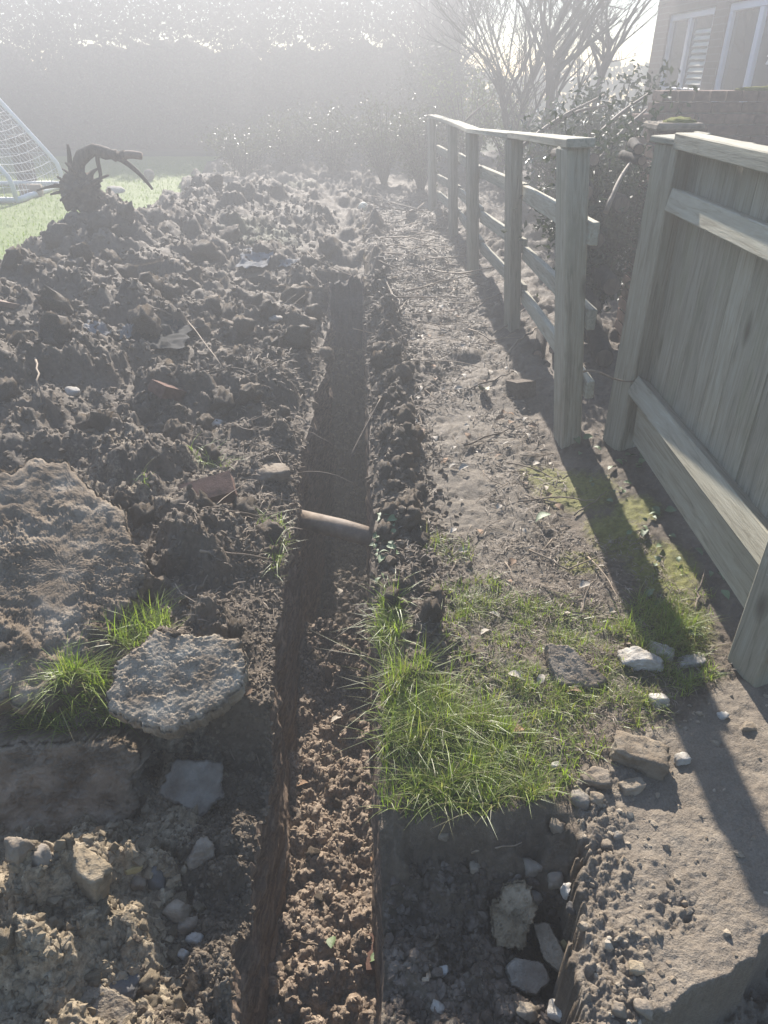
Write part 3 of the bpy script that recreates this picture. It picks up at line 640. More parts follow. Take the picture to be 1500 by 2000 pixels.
# ------------------------------------------------------------------ house, garden wall, brick pier
def house():
    X, ya, yb = 4.0, 4.6, 12.75
    root = empty('brick_house', (X, 8.5, 0)); tag(root, 'brown brick house with white framed windows behind the garden wall', 'house')
    m, nt, b = new_mat('house_brickwork'); tc = _n(nt, "ShaderNodeTexCoord"); mp = _n(nt, "ShaderNodeMapping"); mp.inputs["Rotation"].default_value = (math.pi/2, 0, math.pi/2)
    nt.links.new(tc.outputs["Object"], mp.inputs[0])
    sx = _n(nt, "ShaderNodeSeparateXYZ"); nt.links.new(tc.outputs["Object"], sx.inputs[0]); cx = _n(nt, "ShaderNodeCombineXYZ")
    ad = _n(nt, "ShaderNodeMath", operation='ADD'); nt.links.new(sx.outputs[0], ad.inputs[0]); nt.links.new(sx.outputs[1], ad.inputs[1])
    nt.links.new(ad.outputs[0], cx.inputs[0]); nt.links.new(sx.outputs[2], cx.inputs[1])
    br = _n(nt, "ShaderNodeTexBrick"); nt.links.new(cx.outputs[0], br.inputs[0]); br.inputs["Scale"].default_value = 1.0
    br.inputs["Brick Width"].default_value = .225; br.inputs["Row Height"].default_value = .075; br.inputs["Mortar Size"].default_value = .006
    br.inputs["Color1"].default_value = (.055, .031, .023, 1); br.inputs["Color2"].default_value = (.08, .046, .035, 1); br.inputs["Mortar"].default_value = (.10, .088, .075, 1)
    nt.links.new(br.outputs[0], b.inputs["Base Color"]); b.inputs["Roughness"].default_value = .9; bumpn(nt, b, br.outputs[0], .4, .01); M['house_brick'] = m
    o = Vector((X, 8.5, 0))
    win = [(10.55, 12.20, .95, 2.27), (8.35, 10.16, .95, 2.27), (5.6, 7.4, .95, 2.27)]
    def wallbox(y0, y1, z0, z1):
        return box_obj('wall', Vector((X+.15, (y0+y1)/2, (z0+z1)/2))-o, (.3, y1-y0, z1-z0), 'house_brick', root, bevel=0)
    ys = sorted([ya, yb]+[w[0] for w in win]+[w[1] for w in win])
    for k in range(0, len(ys), 2): wallbox(ys[k], ys[k+1], -.1, 2.9)
    for w in win: wallbox(w[0], w[1], -.1, w[2]-.05); wallbox(w[0], w[1], w[3], 2.9)
    box_obj('end_wall', Vector((X+1.8, yb-.15, 1.4))-o, (2.99, .3, 3.0), 'house_brick', root, bevel=0)
    rf = box_obj('roof', Vector((X+1.55, (ya+yb)/2, 3.05))-o, (3.7, yb-ya+.5, .16), 'slate', root, (0, -.0, 0), .02)
    box_obj('eaves_board', Vector((X-.16, (ya+yb)/2, -.14+3.0))-o-rf.location, (.03, yb-ya+.5, .2), 'bark', rf)
    tube_obj('gutter', [Vector((X-.22, ya-.2, 2.98))-o-rf.location, Vector((X-.22, yb+.2, 2.98))-o-rf.location], .055, 'slate', rf)
    for wi, (y0, y1, z0, z1) in enumerate(win):
        W = empty('window', Vector((X, (y0+y1)/2, z0))-o); W.parent = root
        wo = Vector((X, (y0+y1)/2, z0)); L, Hh = y1-y0, z1-z0
        def bar(y, z, sy, sz, nm='frame', x=.06, sx=.07): return box_obj(nm, Vector((X+x, y, z))-wo, (sx, sy, sz), 'plastic_frame', W, bevel=.006)
        bar((y0+y1)/2, z1-.04, L, .08); bar((y0+y1)/2, z0+.04, L, .08); zm = z0+.42
        for y in (y0+.04, y1-.04): bar(y, (z0+z1)/2, .08, Hh-.164)
        bar((y0+y1)/2+.05, (z0+z1)/2, .11, Hh-.164, 'mullion')
        ym = (y0+y1)/2+.05
        for a, c in ((y0+.082, ym-.057), (ym+.057, y1-.082)):
            bar((a+c)/2, zm, c-a, .075, 'transom', .062)
            for za, zb in ((z0+.082, zm-.039), (zm+.039, z1-.082)):
                box_obj('pane', Vector((X+.075, (a+c)/2, (za+zb)/2))-wo, (.012, c-a, zb-za), 'glass', W, bevel=0)
        box_obj('sill', Vector((X-.03, (y0+y1)/2, z0-.02))-wo, (.14, L+.1, .045), 'concrete', W)
        # slatted cream blind hanging just in front of the dark room, in the nearer light
        a, c = (y0+.15, ym-.2) if wi == 0 else (y0+.2, y0+.62)
        for k in range(9 if wi == 0 else 6):
            box_obj('blind_slat', Vector((X+.060, (a+c)/2, z1-.24-k*.07))-wo, (.012, c-a, .048), 'blind', W, (0, .5, 0), 0)
house()
def garden_wall():
    y, x0, x1, top = 6.2, 1.98, 3.98, 1.40
    root = empty('garden_wall', (x0, y, 0)); tag(root, 'brown brick garden wall with mossy coping below the house windows', 'wall')
    core = box_obj('core', ((x1-x0)/2, .01, top/2-.06), (x1-x0-.02, .185, top+.06), 'mortar', root, bevel=0)
    bm = bmesh.new(); box_bm(bm, (0, 0, 0), (.213, .100, .064), None, .0015, 3); bmesh.ops.bevel(bm, geom=bm.edges[:], offset=.003, segments=1, affect='EDGES')
    me = bpy.data.meshes.new('brick'); bm.to_mesh(me); bm.free(); me.materials.append(M['brick'])
    row = 0; z = .62
    while z < top-.02:
        x = -.11*(row % 2)+.11; 
        while x < x1-x0-.08:
            obj('brick', me, root, (x+.0, -.062+RNG.uniform(-.002, .002), z), (0, RNG.uniform(-.006, .006), 0)); x += .225
        z += .075; row += 1
    x = .12
    while x < x1-x0: 
        obj('coping_brick', me, root, (x, 0.0, top+.043), (0, 0, math.pi/2), (1.12, 1.05, 1.05)); x += .118
    V, F = ico(3); b = []
    for k in range(16):
        P = V*np.array((RNG.uniform(.06, .16), RNG.uniform(.05, .09), RNG.uniform(.012, .028)))[None]
        P = P*(1+.35*noise3(V, 4, k))[:, None]
        xx = RNG.uniform(.75, 1.95)
        obj('moss_cushion', np_mesh('moss_cushion', P, F, 'moss'), root, (xx, RNG.uniform(-.06, .06), top+.083))
    return root
garden_wall()
def pier():
    p = at_y(1312, 262, 4.7); root = empty('brick_pier', (p.x, 4.7, 0)); tag(root, 'short brick pier with mossy cap standing behind the fence post', 'pier')
    bm = bmesh.new(); box_bm(bm, (0, 0, 0), (.105, .213, .066), None, .0015, 5); bmesh.ops.bevel(bm, geom=bm.edges[:], offset=.003, segments=1, affect='EDGES')
    me = bpy.data.meshes.new('brick'); bm.to_mesh(me); bm.free(); me.materials.append(M['brick'])
    box_obj('core', (0, 0, .62), (.195, .195, 1.28), 'mortar', root, bevel=0)
    for r in range(17):
        z = 1.27-r*.075
        for s in (-1, 1):
            if r % 2: obj('brick', me, root, (s*.055, 0, z))
            else: obj('brick', me, root, (0, s*.055, z), (0, 0, math.pi/2))
    cap = box_obj('cap', (0, 0, 1.33), (.27, .27, .04), 'concrete', root, bevel=.01)
    V, F = ico(3); P = V*np.array((.09, .07, .025))*(1+.35*noise3(V, 4, 77))[:, None]; obj('moss_cushion', np_mesh('moss_cushion', P, F, 'moss'), cap, (.02, -.03, .02))
pier()

# ------------------------------------------------------------------ leaves and blades (vectorised)
def blades(P, h, w, lean, seed, segs=3):
    """tapered bent grass blades; P (n,3) roots"""
    r = np.random.default_rng(seed); n = len(P); az = r.uniform(0, 2*np.pi, n); bend = np.abs(r.normal(lean, lean*.5, n))
    d = np.stack([np.cos(az), np.sin(az), np.zeros(n)], -1); s = np.stack([-np.sin(az), np.cos(az), np.zeros(n)], -1)
    tw = r.uniform(-.7, .7, n)[:, None]; s = s*np.cos(tw)+d*np.sin(tw)
    V = np.zeros((n, 2*segs+1, 3)); 
    for k in range(segs+1):
        t = k/segs; c = P+d*(h*bend*t**1.8)[:, None]+np.array([0, 0, 1.])*(h*(t-.38*np.clip(bend, 0, 1.5)*t**2.2))[:, None]
        ww = (w*(1-t**1.6)*.5)[:, None]
        if k < segs: V[:, 2*k] = c-s*ww; V[:, 2*k+1] = c+s*ww
        else: V[:, 2*segs] = c
    b = np.arange(n)[:, None]*(2*segs+1); F = []
    for k in range(segs-1): F.append(np.concatenate([b+2*k, b+2*k+1, b+2*k+3], 1)); F.append(np.concatenate([b+2*k, b+2*k+3, b+2*k+2], 1))
    F.append(np.concatenate([b+2*segs-2, b+2*segs-1, b+2*segs], 1))
    return V.reshape(-1, 3), np.concatenate(F, 0), 2*segs+1
def grass_patch(name, P, h, w, lean, mat, label, cat, seed, dryness=.1, segs=3, kind='stuff'):
    V, F, k = blades(P, h, w, lean, seed, segs); r = np.random.default_rng(seed+1)
    t = np.clip(r.normal(.55, .22, len(P)), .15, 1); t = np.where(r.random(len(P)) < dryness, r.uniform(0, .15, len(P)), t)
    o = obj(name, np_mesh(name, V, F, mat, False, {'tint': ('FLOAT', np.repeat(t, k))})); tag(o, label, cat, kind=kind); return o
def scatter_blob(cx, cy, rx, ry, n, rng, test=None):
    a = rng.uniform(0, 2*np.pi, n); q = np.sqrt(rng.random(n)); x = cx+np.cos(a)*q*rx; y = cy+np.sin(a)*q*ry
    if test is not None:
        k = test(x, y); x, y = x[k], y[k]
    return np.stack([x, y, H(x, y)-.004], -1)
rng = np.random.default_rng(9)
def right_ok(x, y): return (x > x_right(y)-.004) & (pit_right(x, y) < .25)
def main_grass():
    # (px, py, rx, ry, n, height, lean)
    specs = [(815, 1400, 75, 75, 1300, .125, .6), (880, 1480, 135, 95, 3000, .085, .7), (1010, 1500, 120, 70, 1000, .05, 1.0), (890, 1550, 170, 46, 1500, .08, 1.05),
             (985, 1370, 120, 60, 800, .05, .9), (1100, 1440, 80, 60, 500, .045, .9)]
    Ps, hs = [], []
    for px, py, rx, ry, n, h, l in specs:
        cx, cy, ax, ay = blob_px(px, py, rx, ry); P = scatter_blob(cx, cy, ax, ay, n, rng, right_ok)
        clump = .55+.9*np.clip(fbm(P[:, 0]*14, P[:, 1]*14, 3, 121)+.35, 0, 1.2); keep = rng.random(len(P)) < np.clip(clump-.25, .08, 1)
        P = P[keep]; Ps.append(P); hs.append(h*clump[keep]*rng.uniform(.5, 1.35, len(P)))
    P = np.concatenate(Ps); h = np.concatenate(hs)
    grass_patch('grass', P, h, rng.uniform(.0020, .0044, len(P)), .72, 'grass', 'long bright green grass overhanging the edge of the dug pit', 'grass', 31, .24)
    specs = [(935, 1195, 105, 62, 1500, .04, .9), (1120, 1225, 120, 60, 2000, .035, .9), (1290, 1235, 75, 75, 2200, .055, .6), (1200, 1340, 150, 45, 1600, .035, .9),
             (870, 1085, 55, 30, 400, .05, .8), (1310, 1310, 90, 32, 900, .035, .9), (1330, 1170, 55, 60, 500, .03, .9), (1060, 1390, 110, 60, 900, .035, 1.1), (980, 1280, 130, 50, 900, .035, 1.1), (1230, 1400, 90, 30, 300, .03, 1.1)]
    Ps, hs = [], []
    for px, py, rx, ry, n, h, l in specs:
        cx, cy, ax, ay = blob_px(px, py, rx, ry); P = scatter_blob(cx, cy, ax, ay, n, rng, right_ok)
        cl = np.clip(fbm(P[:, 0]*9, P[:, 1]*9, 3, 122)+.5, 0, 1.2); keep = rng.random(len(P)) < cl; P = P[keep]; Ps.append(P); hs.append(h*(.5+cl[keep])*rng.uniform(.5, 1.3, len(P)))
    P = np.concatenate(Ps); h = np.concatenate(hs)
    grass_patch('short_grass', P, h, rng.uniform(.002, .004, len(P)), .85, 'grass', 'thin short grass among moss between path and fence', 'grass', 33, .28)
    # tufts on the trench lip and among the slabs
    tufts = [('narrow green grass tuft on the trench lip above the dark clods', 760, 1225, 28, 52, 420, .085, .8),
             ('small bright weed tuft on the spoil bank at the trench lip', 535, 1045, 34, 26, 90, .08, 1.0),
             ('drooping green grass strand hanging down the trench side', 548, 1100, 22, 30, 90, .085, 1.1),
             ('long bright green grass tuft behind the grey broken slab', 275, 1235, 62, 40, 420, .115, .7),
             ('dense long grass growing above the upright slab edge', 130, 1412, 108, 48, 2300, .105, .75),
             ('grass blades in the dark gap under the big slab', 55, 1365, 45, 28, 170, .09, .8),
             ('sparse green sprigs on the spoil heap above the brick', 410, 905, 35, 16, 70, .08, 1.2),
             ('tiny green sprig on the spoil heap near the big slab', 283, 945, 10, 8, 14, .06, 1.0)]
    for i, (lab, px, py, rx, ry, n, h, l) in enumerate(tufts):
        c = ground_at(px, py); m = depth_of(c)/FPX; ax = rx*m; ay = ry*m*1.5
        P = scatter_blob(c.x, c.y, ax, ay, n, rng); zc = max(c.z, -.05); P = P[(P[:, 2] > zc-.12)]
        if i == 4: P = P[P[:, 1] > 1.36]
        grass_patch('grass_tuft', P, h*rng.uniform(.5, 1.3, len(P)), rng.uniform(.0028, .0056, len(P)), l, 'grass', lab, 'grass', 40+i, .06, 4)
    # lawn
    n = 52000; y = rng.uniform(3.2, 16.5, n); x = rng.uniform(-9.5, -.2, n); k = (lawn_mask(x, y) > .5) & (x > -.62*y-.3) & (rng.random(n) < np.interp(y, [3, 8, 16], [1, .8, .5])); x, y = x[k], y[k]
    P = np.stack([x, y, H(x, y, -1)-.004], -1); h = rng.uniform(.025, .06, len(P))
    grass_patch('lawn_grass', P, h, rng.uniform(.006, .012, len(P)), .5, 'lawn_grass', 'sunlit mown lawn beyond the spoil heap', 'lawn', 35, 0, 2)
main_grass()
def leaf_cloud(P, N, size, seed, asp=.38, fold=.12):
    """folded leaves: P centres, N normals"""
    r = np.random.default_rng(seed); n = len(P); t = r.normal(size=(n, 3)); t -= (t*N).sum(1)[:, None]*N; t /= np.linalg.norm(t, axis=1)[:, None]; s = np.cross(N, t)
    L = size*r.uniform(.7, 1.25, n); L = L[:, None]
    V = np.stack([P-t*L*.5, P+s*L*asp*.5+N*L*fold-t*L*.05, P+t*L*.5-N*L*fold*.6, P-s*L*asp*.5+N*L*fold-t*L*.05, P+t*L*.0], 1)
    b = np.arange(n)[:, None]*5; F = np.concatenate([np.concatenate([b, b+4, b+1], 1), np.concatenate([b+1, b+4, b+2], 1), np.concatenate([b, b+3, b+4], 1), np.concatenate([b+3, b+2, b+4], 1)], 0)
    return V.reshape(-1, 3), F, 5
def rand_normals(n, up, seed, front=0):
    r = np.random.default_rng(seed); N = r.normal(size=(n, 3)); N[:, 2] += up; N[:, 1] -= front; return N/np.linalg.norm(N, axis=1)[:, None]
def foliage(name, P, size, up, mat, parent, seed, asp=.38, front=0):
    V, F, k = leaf_cloud(P, rand_normals(len(P), up, seed, front), size, seed+1, asp); t = np.random.default_rng(seed+2).random(len(P))
    o = obj(name, np_mesh(name, V, F, mat, False, {'tint': ('FLOAT', np.repeat(t, k))}), parent); o["kind"] = "stuff"; return o

# ------------------------------------------------------------------ laurel hedge, shrubs, bare trees
def hedge():
    root = empty('laurel_hedge', (-4.2, 20.2, 0)); tag(root, 'tall dark laurel hedge with glossy leaves closing off the lawn', 'hedge')
    r = np.random.default_rng(12); off = np.array((-4.2, 20.2, 0))
    def top(x): return 3.70+.30*gnoise(x*.9, x*0+2, 8)+.25*gnoise(x*2.3, x*0+4, 9)-.55*np.exp(-((x+2.9)/.22)**2)-.7*np.exp(-((x+8.2)/.5)**2)
    def front(x, z): return 19.5+.35*gnoise(x*.8, z*.8, 14)+.22*gnoise(x*2, z*2, 15)+.10*(z-1.5)**2*(z > 1.5)
    n = 36000; x = r.uniform(-10.2, 1.9, n); u = r.random(n); z = .05+u*(top(x)-.05); y = front(x, z)+np.abs(r.normal(0, .16, n)); lo = z > top(x)-1.5; kk = ~lo | (r.random(n) < .8); x, y, z, lo = x[kk], y[kk], z[kk], lo[kk]; y = y+lo*r.uniform(0, .9, len(y))
    n2 = 24000; x2 = r.uniform(-10.2, 1.9, n2); z2 = top(x2)-1.6*r.random(n2)+.15; y2 = 19.8+r.uniform(-.1, 1.2, n2)
    P = np.concatenate([np.stack([x, y, z], -1), np.stack([x2, y2, z2], -1)])-off
    foliage('foliage', P, .125, .55, 'ivy', root, 16, .46)
    # added dark core that blocks light through the leaves
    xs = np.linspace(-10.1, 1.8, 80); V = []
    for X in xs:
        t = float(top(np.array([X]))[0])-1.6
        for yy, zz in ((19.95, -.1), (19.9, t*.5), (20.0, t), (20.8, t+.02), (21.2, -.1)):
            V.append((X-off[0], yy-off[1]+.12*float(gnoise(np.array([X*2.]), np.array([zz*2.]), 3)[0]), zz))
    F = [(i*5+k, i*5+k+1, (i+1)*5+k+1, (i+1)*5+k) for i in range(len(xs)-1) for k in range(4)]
    obj('light_block', np_mesh('light_block', np.array(V), np.array(F), M['bark']), root)
    b = Build()
    for k in range(26):
        X = RNG.uniform(-10, 1.7)-off[0]; h = RNG.uniform(.6, 1.3); b.tube([(X, -.62, -.05), (X+RNG.uniform(-.1, .1), -.6, h*.5), (X+RNG.uniform(-.25, .25), -.5, h)], [.035, .028, .02], 5)
    obj('stems', b.mesh('stems', 'bark'), root)["kind"] = 'stuff'
hedge()
def bare_tree(name, base, h, seed, label, trunk_r=.11, lean=(0, 0), levels=4, spread=.55, stems=1, group=None, up=.25, nch=(4, 6), tl=.5, first=.3):
    rr = random.Random(seed); h *= .78; root = empty(name, base); tag(root, label, 'tree', group); B = Build(); T = Build()
    def grow(p, d, L, r, lev, out):
        pts = [p]; rads = [r]; n = 5 if lev < 2 else 4; q = p.copy(); dd = d.copy()
        for i in range(n):
            dd = (dd+Vector((rr.gauss(0, .11), rr.gauss(0, .11), rr.gauss(0, .06)+up*.12))).normalized(); q = q+dd*L/n; pts.append(q.copy()); rads.append(max(r*(1-.62*(i+1)/n), .0035))
        out.tube(pts, rads, 7 if lev == 0 else (5 if lev == 1 else 3), lev < 1)
        if lev >= levels: return
        for k in range(rr.randint(*nch)+(6 if lev == 0 else 0)):
            t = rr.uniform(.3, 1.0) if lev else rr.uniform(first, 1.0); i = min(int(t*n), n-1); f = t*n-i; o = pts[i].lerp(pts[i+1], f)
            ax = Vector((rr.gauss(0, 1), rr.gauss(0, 1), rr.gauss(0, .5))).normalized(); nd = (dd*(1-spread)+ax*spread+Vector((0, 0, up))).normalized()
            grow(o, nd, L*rr.uniform(.45, .72)*(1.25 if lev == 0 and tl < .5 else 1), max(rads[i]*rr.uniform(.42, .65), .004), lev+1, B)
    for s in range(stems):
        a = rr.uniform(0, 6.28); d = Vector((lean[0]+.25*math.cos(a)*(stems > 1), lean[1]+.25*math.sin(a)*(stems > 1), 1)).normalized()
        grow(Vector((.12*math.cos(a), .12*math.sin(a), -.15))*(1 if stems > 1 else .01)+Vector((0, 0, -.12)), d, h*tl*rr.uniform(.85, 1.1), trunk_r*rr.uniform(.75, 1.1), 0, T)
    obj('trunk', T.mesh('trunk', 'bark'), root); obj('crown', B.mesh('crown', 'bark'), root)
def tree_at(px, Y, **k):
    p = at_y(px, 200, Y); bare_tree('bare_tree', (p.x, Y, 0), **k)
tree_at(885, 17.0, h=5.6, seed=3, label='tall bare tree with dark trunk rising beside the end of the hedge', trunk_r=.15, spread=.5)
tree_at(985, 13.0, h=5.4, seed=8, label='slender bare tree with bent trunk beyond the end of the rail fence', trunk_r=.085, lean=(.06, 0))
tree_at(1062, 11.4, h=5.4, seed=13, label='bare twin stem tree behind the top rail of the low fence', trunk_r=.07, stems=2, spread=.45, levels=3)
tree_at(1110, 10.4, h=5.2, seed=21, label='stout bare tree with arching branches left of the house', trunk_r=.10, spread=.55, up=.2, lean=(.02, 0), nch=(4, 6), tl=.52, first=.78, levels=3)
tree_at(1150, 11.6, h=5.0, seed=27, label='spreading bare tree with branches reaching towards the house corner', trunk_r=.08, spread=.52, up=.12, lean=(.10, 0), nch=(3, 5), tl=.54, first=.72, levels=3)
tree_at(700, 22.5, h=5.8, seed=33, label='bare tree behind the hedge straight beyond the trench', trunk_r=.12, levels=3)
tree_at(480, 23.0, h=5.8, seed=35, label='bare twiggy tree behind the dip in the hedge', trunk_r=.10, levels=3)
tree_at(800, 21.5, h=5.6, seed=39, label='bare tree behind the hedge near its outer end', trunk_r=.11, levels=3)
def shrub(px, Y, rx, h, n, label, seed, mat='shrub_leaf', size=.07, name='shrub'):
    p = at_y(px, 250, Y); root = empty(name, (p.x, Y, 0)); tag(root, label, 'shrub'); r = np.random.default_rng(seed)
    B = Build(); rr = random.Random(seed); tips = []
    for k in range(30):
        a = rr.uniform(0, 6.28); d = rr.uniform(.2, 1); pts = bez((0, 0, -.05), (rx*.2*math.cos(a), rx*.2*math.sin(a), h*.4), (rx*.6*d*math.cos(a), rx*.6*d*math.sin(a), h*.7), (rx*d*math.cos(a), rx*d*math.sin(a), h*rr.uniform(.6, 1.05)), 6)
        B.tube(pts, [.016*(1-i/8) for i in range(7)], 4); tips += pts[2:]
    obj('stems', B.mesh('stems', 'bark'), root)["kind"] = 'stuff'
    T = np.array([t[:] for t in tips]); P = T[r.integers(0, len(T), n)]+r.normal(0, .09, (n, 3))*np.array((1, 1, .9)); P = P[P[:, 2] > .03]
    foliage('foliage', P, size, .4, mat, root, seed+1, .5)
shrub(920, 13.5, .9, 1.6, 2800, 'pale leafed shrub beyond the far end of the low fence', 51, size=.06)
shrub(1010, 12.0, .7, 1.3, 1800, 'twiggy evergreen shrub behind the first fence bays', 52, size=.055)
shrub(860, 15.5, .9, 2.0, 4200, 'dark evergreen shrub at the end of the laurel hedge', 53, 'ivy', .09)
shrub(1195, 6.9, .55, 1.48, 4600, 'dark ivy covered bush crowding behind the leaning post', 54, 'ivy', .065, 'ivy_bush')
shrub(1205, 4.75, .40, 1.30, 5200, 'dense dark bush between the low fence and the panel fence post', 56, 'ivy', .05, 'ivy_bush')
shrub(1120, 8.2, .6, 1.25, 3000, 'dark bush behind the stacked logs and low fence', 55, 'laurel', .07, 'ivy_bush')
for i, (px, Y, rx, h, lab) in enumerate(((470, 13.6, .8, .75, 'low dark bramble bush behind the heap crest near the lawn'), (560, 14.4, .8, .9, 'low bramble bush between lawn and trench line'), (650, 13.8, .9, 1.0, 'dark bramble thicket straight beyond the trench'), (750, 12.8, .9, 1.15, 'dark bramble thicket beyond the end of the path'), (825, 11.8, .7, 1.1, 'dark bramble bush at the far end of the low fence'))):
    shrub(px, Y, rx, h, 2600, lab, 151+i, 'bramble', .06, 'bramble_bush')
def treeline():
    r = np.random.default_rng(77); n = 15000; x = r.uniform(-22, 24, n); hgt = 1.75+.5*gnoise(x*.35, x*0+1, 5)+.35*gnoise(x*1.1, x*0+1, 6); z = r.random(n)*hgt; y = 28.3+np.clip(r.normal(0, .7, n), -2, 2)
    P = np.stack([x, y, z], -1); V, F, k = leaf_cloud(P, rand_normals(n, .2, 78), .26, 79, .7)
    tag(obj('distant_trees', np_mesh('distant_trees', V, F, 'shrub_leaf', False, {'tint': ('FLOAT', np.repeat(r.random(n)*.5, k))})), 'far off line of trees on the horizon', 'trees', kind='stuff')
treeline()

# ------------------------------------------------------------------ broken slabs
def slab(name, px, z, normal, thick, mat, label, cat, seed, rough=.03, **k):
    cx = sum(p[0] for p in px)/len(px); cy = sum(p[1] for p in px)/len(px)
    o = slab_px(name, px, at_z(cx, cy, z), normal, thick, mat, seed, rough, **k); tag(o, label, cat); return o
slab('concrete_slab', [(-40, 908), (125, 898), (228, 985), (294, 1112), (214, 1242), (70, 1375), (-40, 1388)], .22, (.16, -.36, 1), .14, 'concrete_soiled',
     'big earth-crusted concrete slab tilted on the spoil bank', 'slab', 5, .075, sub=6, rfreq=7, fine=.8, round_=.014)
slab('concrete_slab', [(206, 1388), (230, 1290), (300, 1228), (470, 1246), (474, 1346), (332, 1430)], .17, (-.02, -.40, 1), .10, 'concrete',
     'broken pale grey concrete slab with rough aggregate beside the trench', 'slab', 8, .045, sub=6, rfreq=13, fine=.9, round_=.010)
slab('concrete_slab', [(-60, 1470), (90, 1452), (215, 1448), (258, 1466), (263, 1590), (250, 1662), (-60, 1720)], -.11, (.03, -1, .55), .22, 'concrete_soiled',
     'upright soiled slab edge facing out under the long grass', 'slab', 11, .07, sub=6, rfreq=10, fine=1.1, round_=.012)
slab('concrete_slab', [(342, 1483), (433, 1488), (432, 1556), (394, 1592), (308, 1550)], -.13, (.12, -.5, 1), .045, 'stone_grey',
     'small flat grey slab in the hollow below the broken slab', 'slab', 14, .05, sub=5, rfreq=9, fine=.8)
slab('concrete_slab', [(112, 1930), (178, 1908), (290, 1975), (275, 2030), (140, 2050)], -.11, (.05, -.3, 1), .06, 'concrete',
     'pale slab fragment lying in the yellowish rubble, mostly bare of soil', 'slab', 17, .04, sub=5, rfreq=9, fine=.7)
slab('wedge_stone', [(1068, 1256), (1108, 1258), (1186, 1322), (1172, 1342), (1090, 1336), (1074, 1300)], .055, (0, -.36, 1), .075, 'stone_brown',
     'wedge shaped brown stone lying on thin grass', 'stone', 20, .05, sub=5, fine=.9)
slab('stone', [(988, 1886), (1010, 1871), (1062, 1880), (1076, 1914), (1046, 1946), (1000, 1926)], -.185, (0, -.42, 1), .06, 'stone_grey', 'flat faced grey stone in the rubble of the pit', 'stone', 23, .055, sub=5, fine=.8)
slab('stone', [(1040, 1800), (1072, 1803), (1112, 1880), (1098, 1903), (1060, 1872)], -.18, (-.35, -.30, 1), .09, 'concrete', 'long stone leaning beside the clod block in the pit', 'stone', 26, .06, sub=5, fine=.9)
slab('soil_block', [(957, 1792), (985, 1737), (1020, 1718), (1052, 1775), (1022, 1856), (972, 1850)], -.13, (-.1, -.7, .8), .14, 'clay', 'upright block of caked brown soil in the pit', 'soil block', 29, .10, sub=5, fine=1.0, round_=.05)

